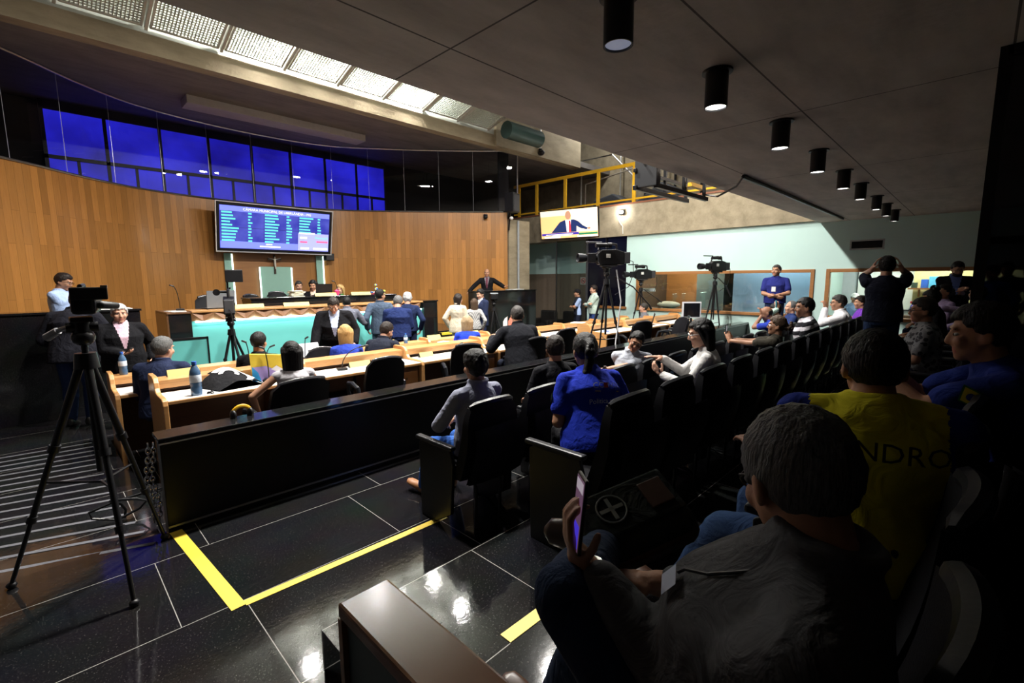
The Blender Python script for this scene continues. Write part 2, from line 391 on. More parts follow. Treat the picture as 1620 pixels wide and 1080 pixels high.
# glass band in separate sheets
M_band = glass('smoked band glass', (.62, .62, .66), .045, .006)
M_seam = mat('bright glass seam', (.45, .45, .5), .25, .4)
w1 = thing('window_1', None, None); tag(w1, kind='structure')
s = ARC[-1]
while s > 1.0:
    a, b = max(s-1.02, .2), s-.012; mb = MB(); P = []
    for t in np.linspace(a, b, 6): c = at_arc(t); P.append([(c[0], c[1], ZB+.03), (c[0], c[1], ZT-.04)])
    mb.grid(P); o = mb.build('glass_pane', M_band, w1)
    mb = MB(); c = at_arc(a-.005); d = nrm(a)
    mb.cyl((c[0]+d[0]*.012, c[1]+d[1]*.012, ZB+.03), (c[0]+d[0]*.012, c[1]+d[1]*.012, ZT-.04), .0045, n=6); mb.build('glass_seam', M_seam, w1)
    s -= 1.02
e_ = at_arc(ARC[-1]); mb = MB(); mb.grid([[(e_[0]+.01, e_[1], ZB+.03), (e_[0]+.01, e_[1], ZT-.04)], [(e_[0]+.3, e_[1]-.12, ZB+.03), (e_[0]+.3, e_[1]-.12, ZT-.04)]]); mb.build('glass_pane', M_band, w1)
mb = MB(); mb.box((e_[0]-.1, e_[1]+.25, ZB-.05), (e_[0]+.32, e_[1]+.3, ZT)); wall('wall_band_back', mb, M_dark)
# blue daylit windows behind
def blue_mat():
    m, t, p = nt('blue film daylight pane'); p.inputs['Roughness'].default_value = .3; p.inputs['Base Color'].default_value = (.01, .01, .1, 1)
    tc = N(t, 'ShaderNodeTexCoord'); no = N(t, 'ShaderNodeTexNoise', Scale=1.1, Detail=4.); L(t, tc, 'Object', no, 'Vector')
    cr_ = N(t, 'ShaderNodeValToRGB'); e = cr_.color_ramp.elements; e[0].position = .3; e[0].color = (.006, .004, .2, 1); e[1].position = .75; e[1].color = (.02, .02, .6, 1)
    L(t, no, 'Fac', cr_, 'Fac'); t.links.new(cr_.outputs[0], p.inputs['Emission Color']); p.inputs['Emission Strength'].default_value = 1.7; return m
M_bluepane = blue_mat()
w2 = thing('window_2', None, None); tag(w2, kind='structure')
YB = 14.3; X0 = .44; PW = 1.005
mb = MB(); mb.box((-3.5, YB+.1, 3.2), (15, YB+.14, 5.6)); wall('wall_window_back', mb, M_dark)
fr = MB()
for k in range(9): fr.box((X0+k*PW-.06, YB-.03, 3.7), (X0+k*PW+.005, YB+.06, 5.6))
for k in range(8): fr.box((X0+k*PW+.445, YB-.03, 3.7), (X0+k*PW+.5, YB+.06, 4.42))
for z0, z1 in ((3.6, 3.84), (4.41, 4.49), (5.41, 5.6)): fr.box((X0-.06, YB-.03, z0), (X0+8*PW, YB+.06, z1))
fr.build('window_frame', M_blackm, w2)
for k in range(8):
    xa, xb = X0+k*PW+.005, X0+(k+1)*PW-.06
    for a, b, z0, z1 in ((xa, xb, 4.49, 5.41), (xa, xa+.44, 3.84, 4.41), (xa+.495, xb, 3.84, 4.41)):
        mb = MB(); mb.box((a, YB, z0), (b, YB+.02, z1)); mb.build('pane', M_bluepane, w2)
mb = MB(); mb.box((2.55, 11.95, 5.46), (6.55, 12.45, 5.63)); o = mb.build('ceiling_bulkhead', mat('pale bulkhead paint', (.34, .31, .3), .7), bevel=.01)
tag(o, 'long pale box bulkhead under the dark soffit above the glass band', 'ceiling box')
# ---- right hand side: green wall in pieces around its openings
XG = 12.4
def gwall(name, y0, y1, z0, z1, m=M_tealwall): mb = MB(); mb.box((XG, y0, z0), (XG+.15, y1, z1)); return wall(name, mb, m)
gwall('wall_right', -4.2, -1.0, -.3, 3.05)
gwall('wall_right.001', -1.0, 8.95, -.3, .93); gwall('wall_right.002', -1.0, 7.5, 1.97, 3.07)
gwall('wall_right.003', 2.44, 2.65, .93, 1.97); gwall('wall_right.004', 7.14, 7.5, .93, 1.97)
# concrete beam above
mb = MB(); mb.box((XG-.08, 2.63, 3.04), (XG+.5, 12.6, 3.95)); wall('trim_5', mb, M_conc)
mb = MB(); mb.box((XG-.1, 2.66, 3.93), (XG+.5, 12.6, 3.975)); wall('trim_6', mb, mat('rust edge paint', (.2, .07, .03), .6))
for k, (y, z) in enumerate([(7.2, 3.75), (6.2, 3.3), (5.3, 3.72), (4.4, 3.3), (3.7, 3.7), (7.0, 3.25)]):
    pass
mb = MB(); mb.box((15.4, 2.6, 3), (15.6, 15, 7.4)); wall('wall_gallery_back', mb, M_conc)
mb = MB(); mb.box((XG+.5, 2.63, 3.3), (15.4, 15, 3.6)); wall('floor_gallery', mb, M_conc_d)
for y in (6.6, 7.5, 8.6):
    mb = MB(); mb.box((15.33, y, 3.6), (15.4, y+.05, 7.3)); wall('trim_7' if y == 6.6 else 'trim_7.%03d' % int(y), mb, M_dark)
# recess with sitting corner
M_brown = mat('brown fabric wall', (.17, .125, .09), .85, bump=.1, bs=180)
mb = MB(); mb.box((13.5, 8.8, -.3), (13.6, 13, 1.98)); wall('wall_recess_lower', mb, M_brown)
mb = MB(); mb.box((13.5, 8.8, 1.98), (13.6, 13, 3.2)); wall('wall_recess_upper', mb, M_tealwall)
mb = MB(); mb.box((XG, 8.9, -.3), (13.6, 8.97, 3.1)); wall('wall_recess_side', mb, M_darkgrey)
mb = MB(); mb.box((11.3, 12.6, -.3), (13.6, 12.7, 3.2)); wall('wall_recess_left', mb, M_tealwall)
mb = MB(); mb.box((XG+.45, 8.9, 3.1), (13.6, 12.7, 3.2)); wall('ceiling_recess', mb, M_darkgrey)
# dark corner glazing
w3 = thing('window_3', None, None); tag(w3, kind='structure')
M_night = mat('night dark glazing', (.003, .003, .008), .15, spec=.25)
mb = MB(); mb.box((XG+.03, 7.5, .93), (XG+.05, 8.9, 3.04)); mb.build('glass_pane', M_night, w3)
mb = MB(); mb.box((XG-.06, 7.46, .89), (XG+.1, 8.95, .96)); mb.build('window_sill', M_trim, w3)
mb = MB(); mb.box((XG-.02, 8.2, .93), (XG+.03, 8.23, 3.04)); mb.build('glazing_bar', M_blackm, w3)
w3b = thing('window_6', None, None); tag(w3b, kind='structure')
M_clear = glass('clear glazing', (.82, .86, .86), .03)
mb = MB(); mb.box((XG+.04, 9.0, -.2), (XG+.05, 10.2, 3.04)); mb.build('glass_pane', M_clear, w3b)
mb = MB(); mb.box((XG+.03, 10.2, -.2), (XG+.06, 10.23, 3.04)); mb.build('glazing_bar', M_steel, w3b)
# concrete column and conduit
mb = MB(); mb.box((10.42, 10.45, -.25), (11.35, 11.0, 3.62)); wall('wall_column', mb, M_conc)
mb = MB(); mb.cyl((10.78, 10.4, -.1), (10.78, 10.4, 3.6), .035); mb.build('conduit', mat('grey conduit', (.3, .32, .34), .5), kind=None, smooth=True)
tag(bpy.data.objects['conduit'], 'grey vertical conduit running down the concrete column behind the orator', 'pipe')
# ---- control room windows
def frame_window(name, y0, y1, z0, z1, parent=None):
    w = thing(name, None, None); tag(w, kind='structure'); t = .075; d0, d1 = XG-.03, XG+.12
    mb = MB()
    mb.box((d0, y0, z0), (d1, y0+t, z1)); mb.box((d0, y1-t, z0), (d1, y1, z1)); mb.box((d0, y0+t, z1-t), (d1, y1-t, z1)); mb.box((d0-.03, y0, z0-.02), (d1, y1, z0+.05))
    mb.build('window_frame', M_trim, w, bevel=.006)
    mb = MB(); mb.box((XG+.05, y0+t, z0+.05), (XG+.058, y1-t, z1-t)); mb.build('glass_pane', M_ctrlglass, w); return w
M_ctrlglass = glass('control room glass', (.8, .84, .85), .04, .01)
frame_window('window_4', 2.66, 7.15, .9, 1.98)
frame_window('window_5', -.98, 2.44, .9, 1.98)
M_paleblue = mat('pale blue inner wall', (.34, .45, .55), .6, var=.08, vs=1)
M_ivory = mat('ivory inner wall', (.62, .55, .25), .7)
def cbox_wall(name, a, b, m): mb = MB(); mb.box(a, b); return wall(name, mb, m)
cbox_wall('wall_control_back', (14.6, 4.7, .2), (14.7, 7.5, 3), M_trim)
cbox_wall('wall_control_pillar', (13.9, 5.2, .2), (14.6, 6.0, 3), mat('grey green pillar', (.12, .17, .18), .6))
cbox_wall('wall_control_right', (13.25, 2.55, .2), (13.32, 4.72, 3), M_paleblue)
cbox_wall('wall_control_side', (12.55, 7.3, .2), (14.7, 7.4, 3), mat('dim brown inner wall', (.08, .05, .03), .8))
cbox_wall('wall_control_divide', (12.55, 2.5, .2), (14.7, 2.6, 3), M_tealwall)
cbox_wall('floor_control', (12.55, -1.2, .15), (14.7, 7.4, .2), M_darkgrey)
cbox_wall('ceiling_control', (12.55, -1.2, 2.9), (14.7, 7.4, 3.0), M_darkgrey)
cbox_wall('wall_office_back', (14.6, 1.05, .2), (14.7, 2.55, 3), mat('grey white inner wall', (.5, .52, .55), .7))
cbox_wall('wall_office_yellow', (13.9, -1.2, .2), (14.7, 1.05, 3), M_ivory)
# ---- dais: teal front, zigzag band, granite ends, counters
def sbox(name, a, b, m, bevel=.008): mb = MB(); mb.box(a, b); return mb.build(name, m, bevel=bevel, kind='structure')
sbox('floor_dais', (1.2, 9.65, PF2), (8.4, 13.4, DF), M_granite2)
sbox('floor_tribune_left', (-1.4, 9.38, PF2), (1.2, 11.2, .25), M_granite2)
sbox('floor_tribune_right', (8.4, 10.13, PF2), (10.3, 10.9, .45), M_granite2)
dais = thing('dais_counter', 'long presiding counter with teal front and folded wooden zigzag band under its top', 'counter', (0, 9.5, PF2))
mb = MB(); mb.box((1.8, .02, 0), (6.5, .1, 1.37)); mb.build('front_panel', M_teal, dais)
mb = MB(); per = .33; k = 0; x = 1.8; tp = []; bt = []
while x <= 6.51:
    a = -.05 if k % 2 == 0 else .0
    tp.append((x, a, 1.51)); bt.append((x, -.05-a, 1.365)); x += per/2; k += 1
mb.v = [list(p) for p in tp+bt]; nn = len(tp)
for k in range(nn-1):
    if k % 2 == 0: mb.f += [(k, nn+k, nn+k+1), (k, nn+k+1, k+1)]
    else: mb.f += [(k, nn+k, k+1), (k+1, nn+k, nn+k+1)]
    mb.m += [0, 0]
mb.build('zigzag_band', wood_mat('zigzag wood', (.20, .085, .032), (.32, .15, .065), .35), dais)
mb = MB(); mb.box((1.8, -.06, 1.51), (6.5, .55, 1.545)); mb.build('counter_top', M_wood, dais, bevel=.005)
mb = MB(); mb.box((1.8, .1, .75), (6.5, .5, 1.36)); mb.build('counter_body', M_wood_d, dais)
mb = MB(); mb.box((1.85, -.045, 1.345), (6.45, -.01, 1.362)); mb.build('strip_light', emit('teal front strip light', (.75, 1, .97), 16), dais)
def gblock(name, a, b, label, cat, side=True, m=None):
    t = thing(name, label, cat, (a[0], a[1], a[2])); d = [b[i]-a[i] for i in range(3)]
    mb = MB(); mb.box((0, 0, 0), (d[0], d[1], d[2])); mb.build('granite_body', m or M_granite2, t, bevel=.006)
    if side: mb = MB(); mb.box((-.025, .0, 0), (0, d[1], d[2])); mb.build('side_panel', M_wood_d, t)
    mb = MB(); mb.box((-.02, -.02, d[2]), (d[0]+.02, d[1]+.02, d[2]+.03)); mb.build('top_slab', M_wood_d if side else M_granite2, t, bevel=.004); return t
gblock('counter_end', (1.48, 9.48, PF3), (1.8, 10.5, 1.25), 'black granite end of the dais counter on the left with brown side panel', 'counter')
gblock('counter_post', (6.5, 9.44, PF3), (6.9, 10.0, 1.27), 'black granite post closing the dais counter at its right end', 'counter', False)
gblock('upper_desk', (3.0, 10.35, DF), (6.3, 10.95, 1.42), 'long black presiding desk on the dais behind the zigzag counter', 'desk', False)
gblock('tribune', (-2.3, 9.0, PF3), (1.06, 9.35, 1.36), 'large black granite tribune at the left edge of the plank wall', 'tribune', False)
gblock('tribune', (8.45, 9.72, PF3), (10.85, 10.1, 1.45), 'black granite tribune in front of the bald orator at right', 'tribune', False)
def lowpanel(x0, x1, y, z1, label):
    t = thing('low_screen', label, 'panel', (x0, y, PF3)); mb = MB(); mb.box((0, 0, 0), (x1-x0, .04, z1-PF3-.02)); mb.build('panel', M_teal, t)
    mb = MB(); mb.box((-.02, -.01, z1-PF3-.03), (x1-x0+.02, .05, z1-PF3)); mb.box((x1-x0, -.01, 0), (x1-x0+.025, .05, z1-PF3)); mb.build('frame', M_blackm, t)
lowpanel(1.12, 1.87, 8.9, .9, 'low teal screen with black edge below the left end of the dais')
lowpanel(7.15, 7.34, 8.95, .85, 'narrow low teal screen beside the dais steps')
st = thing('dais_steps', 'black steps with yellow nosings up to the dais', 'steps', (6.98, 8.95, PF3))
for k in range(3):
    mb = MB(); mb.box((0, .22*k, 0), (.9, .22*(k+1), .2*(k+1))); mb.build('step', M_granite2, st)
    mb = MB(); mb.box((0, .22*k-.004, .2*(k+1)-.055), (.55, .22*k+.06, .2*(k+1)+.003)); mb.build('nosing', emit('yellow nosing', (.75, .6, .05), .0), st)
# ---- parapet
pp = thing('parapet', 'long low black granite parapet between the public seats and the desks', 'parapet', (.5, 4.0, PF1-.02))
mb = MB(); mb.box((0, 0.015, 0), (11.88, .15, .1+.02+.68)); mb.build('parapet_body', M_granite3, pp, bevel=.004)
mb = MB(); mb.box((-.01, -.01, .785), (11.89, .23, .82)); mb.build('coping', M_granite2, pp, bevel=.006)
mb = MB(); mb.box((0, .004, .145), (11.88, .016, .16)); mb.build('base_strip', M_steel, pp)
mb = MB(); mb.box((-.008, -.013, .776), (11.88, -.008, .786)); mb.build('coping_edge', mat('pale arris', (.35, .35, .36), .3), pp)
# ---- foreground ledge
lg = thing('guard_wall', 'low guard wall in the foreground with worn brown wooden ledge and grey green side', 'low wall', (.45, -2.5, 0))
mb = MB(); mb.box((.015, 0, 0), (.125, 3.55, .96)); mb.build('wall_body', mat('grey green laminate', (.09, .12, .12), .5), lg)
mb = MB(); mb.box((0, 0, .96), (.142, 3.57, 1.0)); mb.build('ledge', M_cap, lg, bevel=.008)
mb = MB(); mb.box((0, 3.55, 0), (.14, 3.57, .96)); mb.build('end_board', M_trim, lg)
# ---- tinted glass screen at right
w7 = thing('window_7', None, None); tag(w7, kind='structure')
M_tint = glass('dark tinted screen', (.2, .2, .22), .02, .02)
mb = MB(); mb.box((3.73, -2.6, T3), (3.742, .0, 2.98)); mb.build('glass_pane', M_tint, w7)
mb = MB(); mb.box((3.71, -.02, T3), (3.76, .03, 3.0)); mb.box((3.71, -2.6, 2.95), (3.76, .0, 3.0)); mb.build('frame', M_blackp, w7)
cbox_wall('wall_dark_pier', (2.3, -2.6, T3), (2.7, -1.0, 3.0), M_dark)
# ---- floor tape and grip strips
def strip(name, a, b, w, z, m, label, cat, group=None, dz=(0, 0)):
    a = np.array(a, float); b = np.array(b, float); d = (b-a)/np.linalg.norm(b-a); nn_ = np.array((-d[1], d[0]))*w/2; mb = MB()
    P = [a-nn_, b-nn_, b+nn_, a+nn_]; zz = [z+dz[0], z+dz[1], z+dz[1], z+dz[0]]
    mb.loft([[(p[0], p[1], q+.001) for p, q in zip(P, zz)], [(p[0], p[1], q+.0035) for p, q in zip(P, zz)]])
    return tag(mb.build(name, m), label, cat, group)
strip('floor_tape', (.535, 3.98), (.615, 2.76), .075, 0, M_yellow, 'wide yellow floor tape running from the parapet corner towards the viewer', 'tape')
strip('floor_tape', (.65, 2.775), (2.03, 2.745), .055, 0, M_yellow, 'yellow floor tape running to the front seats, parallel to the parapet', 'tape')
strip('floor_tape', (1.2, 1.24), (1.62, 1.235), .06, T3, M_yellow, "short yellow tape on the step beside the shoe of the foreground man", 'tape')
NS = 17
for k in range(NS):
    t = k/(NS-1); t = t**.95; sl = -.43+.33*t; xr = .4-.12*min(1, 3*t); yr = 3.9+3.5*t
    fz = lambda y: 0 if y < 4.03 else max(PF3, PF3*(y-4.03)/3.32)
    a = (xr, yr); b = (xr-1.6, yr-1.6*sl)
    strip('grip_strip', a, b, .036, 0, M_stripe, 'grey anti-slip strip across the ramp between tripod and desks', 'grip strip', 'anti-slip strips on the ramp', (fz(a[1]), fz(b[1])))
mb = MB()
# ================================================================== LIGHT FITTINGS
GY, GZ, GS = 9.93, 5.86, R(15)
def gpt(x, s, h=0): return (x, GY-s*math.cos(GS)-h*math.sin(GS)*0, GZ+s*math.sin(GS)+h)
M_grate = mat('galvanised grating', (.42, .45, .40), .5, .2)
M_gframe = mat('pale steel frame', (.5, .5, .46), .5, .2)
GW = 1.07
def grate(x0, s0, label, rzy):
    t = thing('ceiling_grate', label, 'grate', gpt(x0, s0)); t.rotation_euler = (-GS, 0, 0); w, l = GW-.09, 1.12
    mb = MB(); nx, ny = 19, 18
    for i in range(1, nx): x = .03+(w-.06)*i/nx; mb.box((x-.0075, -l, 0), (x+.0075, 0, .02))
    for j in range(1, ny): y = -l+.03+(l-.06)*j/ny; mb.box((0, y-.0075, .001), (w, y+.0075, .019))
    mb.build('grid', M_grate, t)
    mb = MB(); mb.box((0, -l, -.012), (.035, 0, .03)); mb.box((w-.035, -l, -.012), (w, 0, .03)); mb.box((0, -.035, -.012), (w, 0, .03)); mb.box((0, -l, -.012), (w, -l+.035, .03)); mb.build('frame', M_gframe, t)
    return t
words = ['first', 'second', 'third', 'fourth', 'fifth', 'sixth', 'seventh', 'eighth']
for r in range(2):
    for k in range(8):
        grate(.62+k*GW, .02+r*1.18, '%s ceiling grate from the left, %s' % (words[k], ('row along the concrete beam', 'row away from the beam')[r]), 0)
for k in range(9):
    a = gpt(.62+k*GW-.065, -.02); b = gpt(.62+k*GW-.065, 2.4); mb = MB(); x, y, d = frame(np.array(b)-np.array(a))
    mb.prism([(a[1], a[2]-.03), (b[1], b[2]-.03), (b[1], b[2]+.1), (a[1], a[2]+.1)], a[0], a[0]+.045, 0)
    tag(mb.build('ceiling_rib', M_gframe), '%s steel rib between the ceiling grates, counted from the left' % (words+['ninth'])[k], 'rib', 'steel ribs between the grates')
def emit_only(n, c, s): return emit(n, c, s)
M_flood = emit('floodlight lens glow', (1, .97, .92), 60)
floods = [(3.35, 0, 1), (4.4, 0, .9), (5.5, 0, 1.1), (6.55, 0, 1.1), (2.3, 1, .8), (3.35, 1, 1), (4.4, 1, .8), (5.5, 1, 1.1), (6.6, 1, 1.1)]
FLOODW = 170
floods += [(2.2, 2, 2.5), (4.2, 2, 2.5), (6.2, 2, 2.2), (8.2, 2, 1.6), (10.2, 2, 1.05)]  # unseen row added over the slab edge to light desks and green wall
for i, (x, r, e) in enumerate(floods):
    p = gpt(x, .5+r*1.1, .42) if r < 2 else (x, 5.0, 6.35); nm = words[sorted([q[0] for q in floods if q[1] == r]).index(x)]
    t = thing('ceiling_floodlight', '%s floodlight from the left %s' % (nm, ('above the grates along the beam', 'above the outer row of grates', 'added unseen over the slab edge')[r]), 'floodlight', p)
    mb = MB(); mb.lathe([(.02, .16), (.09, .14), (.12, .02), (.12, 0)], n=18); mb.build('housing', M_blackm, t, smooth=True)
    mb = MB(); mb.lathe([(.001, .004), (.085, .002), (.085, -.001), (.001, -.003)], n=18); mb.build('lens', M_flood, t)
    mb = MB(); mb.box((-.015, -.015, .16), (.015, .015, 7.3-p[2])); mb.build('stem', M_blackm, t)
    ld = bpy.data.lights.new('flood_lamp', 'AREA'); ld.shape = 'DISK'; ld.size = .2 if r < 2 else (.3 if x < 9 else .6); ld.energy = FLOODW*e; ld.color = (1, .965, .9); ld.spread = R(170)
    lo = bpy.data.objects.new('flood_lamp', ld); COL.objects.link(lo); lo.parent = t; lo.location = (0, 0, -.01)
def boxlight(x, s, label):
    t = thing('lamp_box', label, 'lamp', gpt(x, s, -.06)); mb = MB(); mb.box((-.14, -.09, -.05), (.14, .09, .05)); mb.build('casing', M_blackm, t, bevel=.006)
    mb = MB(); mb.box((-.12, -.07, -.056), (.12, .07, -.048)); mb.build('diffuser', emit('small box lamp diffuser', (1, .9, .7), .35), t)
boxlight(2.5, 1.0, 'small square lamp box hung under the second ceiling grate')
# gallery cylinder spots
M_spoton = emit('spot lens lit', (1, .97, .93), 6); M_spotoff = emit('spot lens dim', (.55, .6, .8), .22)
def spot(x, y, on, label, wt):
    t = thing('ceiling_spotlight', label, 'spotlight', (x, y, 3.0), 0, 'black cylinder spots in a row on the slab')
    mb = MB(); mb.lathe([(.001, 0), (.085, 0), (.085, -.012), (.066, -.014)], n=24); mb.build('ceiling_plate', M_blackp, t, smooth=True)
    mb = MB(); mb.lathe([(.064, -.01), (.064, -.205), (.058, -.205), (.057, -.18), (.001, -.18)], n=24); mb.build('barrel', M_blackp, t, smooth=True)
    mb = MB(); mb.lathe([(.056, -.197), (.03, -.199), (.001, -.2)], n=24); mb.build('lens', M_spoton if on else M_spotoff, t)
    if on and wt:
        ld = bpy.data.lights.new('spot_lamp', 'SPOT'); ld.energy = wt; ld.spot_size = R(80); ld.spot_blend = .7; ld.shadow_soft_size = .05; ld.color = (1, .96, .9)
        lo = bpy.data.objects.new('spot_lamp', ld); COL.objects.link(lo); lo.parent = t; lo.location = (0, 0, -.215)
for k, x in enumerate((1.87, 2.93, 4.19, 5.38, 6.58, 7.65, 8.98, 10.02, 11.08)):
    spot(x, 1.2, k > 0, ('nearest black cylinder spot on the slab, its lens unlit' if k == 0 else '%s black cylinder spot along the slab, counted from the nearest' % (words+['ninth'])[k]), 1.0)
spot(5.4, -.55, True, 'black cylinder spot seen through the tinted screen at the right edge', 0)
# flood lamp on the concrete beam
t = thing('wall_lamp', 'small bright flood lamp with a dangling cord on the concrete beam', 'lamp', (XG-.12, 7.62, 3.72))
mb = MB(); mb.box((-.05, -.08, -.06), (.03, .08, .06)); mb.build('casing', M_blackm, t, bevel=.01)
mb = MB(); mb.ell((-.05, 0, 0), (.02, .07, .05)); mb.build('lens', emit('beam lamp glow', (1, 1, 1), 45), t)
mb = MB(); mb.tube([(0, .06, -.08), (-.01, .1, -.2), (-.01, .05, -.3), (.02, -.02, -.4), (.03, -.03, -.62)], .008, 6); mb.build('cord', M_white, t)
ld = bpy.data.lights.new('beam_lamp', 'POINT'); ld.energy = 25; ld.shadow_soft_size = .05; lo = bpy.data.objects.new('beam_lamp', ld); COL.objects.link(lo); lo.parent = t; lo.location = (-.15, 0, 0)
# lamps inside the control room and the office
def ceil_panel(x, y, w, d, e, label, col=(.9, .95, 1)):
    t = thing('ceiling_panel_light', label, 'ceiling light', (x, y, 2.88)); mb = MB(); mb.box((-w/2, -d/2, -.03), (w/2, d/2, .02)); mb.build('casing', M_white, t)
    mb = MB(); mb.box((-w/2+.02, -d/2+.02, -.034), (w/2-.02, d/2-.02, -.028)); mb.build('diffuser', emit('room panel diffuser %s' % label[:9], col, e), t)
ceil_panel(12.95, 3.6, .3, 1.6, 38, 'light panel in the control room near the pale blue wall')
ceil_panel(13.4, 6.3, .3, .9, 150, 'small light panel in the control room near the wood cupboards', (1, .85, .6))
def gallery_fill_lamp(y):  # added lamp, out of view, brightens the concrete wall behind the railing
    t = thing('ceiling_fill_lamp', 'added unseen lamp brightening the upper gallery behind the yellow railing', 'lamp', (13.6, y, 7.26)); mb = MB(); mb.lathe([(.001, .04), (.14, .04), (.16, -.02), (.12, -.04), (.001, -.05)], n=18); mb.build('casing', M_white, t, smooth=True)
    ld = bpy.data.lights.new('fill_lamp', 'POINT'); ld.energy = 170; ld.shadow_soft_size = .1; lo = bpy.data.objects.new('fill_lamp', ld); COL.objects.link(lo); lo.parent = t; lo.location = (0, 0, -.18)
gallery_fill_lamp(9.0)
ceil_panel(13.3, .8, .6, 2.0, 34, 'bright light panel in the small office behind the right window', (1, .95, .85))
# LED slots beside the presiding chair
def onY(x): return onwall(x)
def slot(x0, x1, z0, z1, label, side):
    y = min(onY(x0), onY(x1))-.05; t = thing('backlit_panel', label, 'wall panel', ((x0+x1)/2, y, z0)); w = (x1-x0)/2
    mb = MB(); mb.box((-w, 0, 0), (w, .03, z1-z0)); mb.build('panel', mat('pale backlit green', (.28, .5, .42), .6, var=.03), t)
    mb = MB()
    for sx in side: mb.box((sx*w-.015, -.012, .02), (sx*w+.015, .005, z1-z0-.02))
    mb.build('strip_light', emit('niche strip light', (.85, 1, .88), 3.5), t)
    return t
slot(3.42, 3.6, .5, 2.5, 'tall backlit pale green slot left of the crucifix under the screen', (1,))
slot(5.72, 5.92, .5, 2.5, 'tall backlit pale green slot right of the crucifix under the screen', (1,))
t = slot(4.22, 5.04, 1.05, 2.17, 'backlit pale green niche panel below the crucifix', (-1, 1)); t.location.y -= .09
mb = MB(); y = onY(4.6)-.12; mb.box((3.6, y+.045, .5), (5.72, y+.06, 2.52)); wall('wall_centre_panel', mb, M_trim)
# ================================================================== SCREENS
scr = thing('display_board', 'large blue voting display board hung on the plank wall, tilted forward', 'screen', (4.6, 13.33, 2.54))
W2, HH = 1.42, 1.18; tilt = -R(0); scr.rotation_euler = (R(13), 0, 0)
mb = MB(); mb.box((-W2, -.02, 0), (W2, .1, HH)); mb.build('casing', M_blackp, scr, bevel=.01)
mb = MB(); t_ = .022
mb.box((-W2-t_, -.045, -t_), (W2+t_, -.02, 0)); mb.box((-W2-t_, -.045, HH), (W2+t_, -.02, HH+t_)); mb.box((-W2-t_, -.045, 0), (-W2, -.02, HH)); mb.box((W2, -.045, 0), (W2+t_, -.02, HH)); mb.build('rim', mat('white metal rim', (.75, .75, .75), .3, .3), scr)
def scr_mat():
    m, t, p = nt('display blue'); p.inputs['Base Color'].default_value = (0, 0, 0, 1); p.inputs['Roughness'].default_value = .3
    tc = N(t, 'ShaderNodeTexCoord'); no = N(t, 'ShaderNodeTexNoise', Scale=2.2, Detail=3.); L(t, tc, 'Object', no, 'Vector')
    cr_ = N(t, 'ShaderNodeValToRGB'); e = cr_.color_ramp.elements; e[0].position = .3; e[0].color = (.035, .04, .5, 1); e[1].position = .75; e[1].color = (.13, .16, .75, 1)
    L(t, no, 'Fac', cr_, 'Fac'); t.links.new(cr_.outputs[0], p.inputs['Emission Color']); p.inputs['Emission Strength'].default_value = .95; return m
mb = MB(); mb.box((-W2+.07, -.028, .07), (W2-.07, -.021, HH-.07)); mb.build('display', scr_mat(), scr)
M_scrL = emit('display lighter band', (.2, .25, .85), .9); M_scrT = emit('display green text', (.12, .75, .62), 1); M_scrW = emit('display white text', (.95, .92, .8), 1.1); M_scrR = emit('display red text', (.9, .12, .25), 1); M_scrP = emit('display pale box', (.42, .45, .95), .8); M_scrK = emit('display joint', (.01, .01, .1), .3)
mb = MB(); mb.box((-W2+.08, -.031, HH-.2), (W2-.08, -.0285, HH-.08)); mb.box((-W2+.08, -.031, .08), (.5, -.0285, .25)); mb.build('display_band', M_scrL, scr)
mb = MB(); mb.box((.5, -.0305, .08), (W2-.08, -.0285, .55)); mb.build('display_box', M_scrP, scr)
mb = MB(); mb.box((-W2+.08, -.0312, .585), (W2-.08, -.029, .592)); mb.box((-.35, -.0312, .08), (-.345, -.029, HH-.2)); mb.box((.5, -.0312, .08), (.505, -.029, HH-.2)); mb.build('display_joints', M_scrK, scr)
rr = random.Random(3)
def bar(x, z, w):
    g = MB(); g.box((x, -.034, z-.019), (x+w, -.0315, z+.019)); g.build('text_line', M_scrT, scr)
for cx, n_, w0, px, pw in ((-W2+.11, 10, .3, -.72, .07), (-.36+.03, 10, .3, .2, .1), (.53, 6, .3, 1.02, .07)):
    for k in range(n_): z = HH-.235-.075*k; bar(cx, z, w0*rr.uniform(.6, 1.25)); bar(px, z, pw*rr.uniform(.6, 1.5))
def stext(txt, x, z, size, m, al='CENTER', parent=scr, nm='display_text', y=-.034):
    v, f = text_mesh(txt, size, .0008, al); mb = MB(); M = np.array(((1, 0, 0), (0, 0, -1), (0, 1, 0))); mb.add(v, f, M, (x, y, z)); return mb.build(nm, m, parent)
stext('CÂMARA MUNICIPAL DE UBERLÂNDIA - MG', .0, HH-.14, .085, M_scrW)
stext('Presença:25', W2-.1, .44, .075, M_scrT, 'RIGHT')
mb = MB(); mb.box((W2-.42, -.034, .31), (W2-.1, -.0315, .355)); mb.box((.56, -.034, .29), (.75, -.0315, .335)); mb.build('display_text', M_scrR, scr)
mb = MB(); mb.box((.56, -.034, .4), (.74, -.0315, .45)); mb.box((.58, -.034, .12), (.8, -.0315, .165)); mb.box((-.45, -.034, .13), (.05, -.0315, .16)); mb.box((-.3, -.034, .19), (-.15, -.0315, .215)); mb.box((.53, -.034, .53), (.95, -.0315, .57)); mb.box((W2-.5, -.034, .12), (W2-.1, -.0315, .165)); mb.build('display_text', M_scrW, scr)
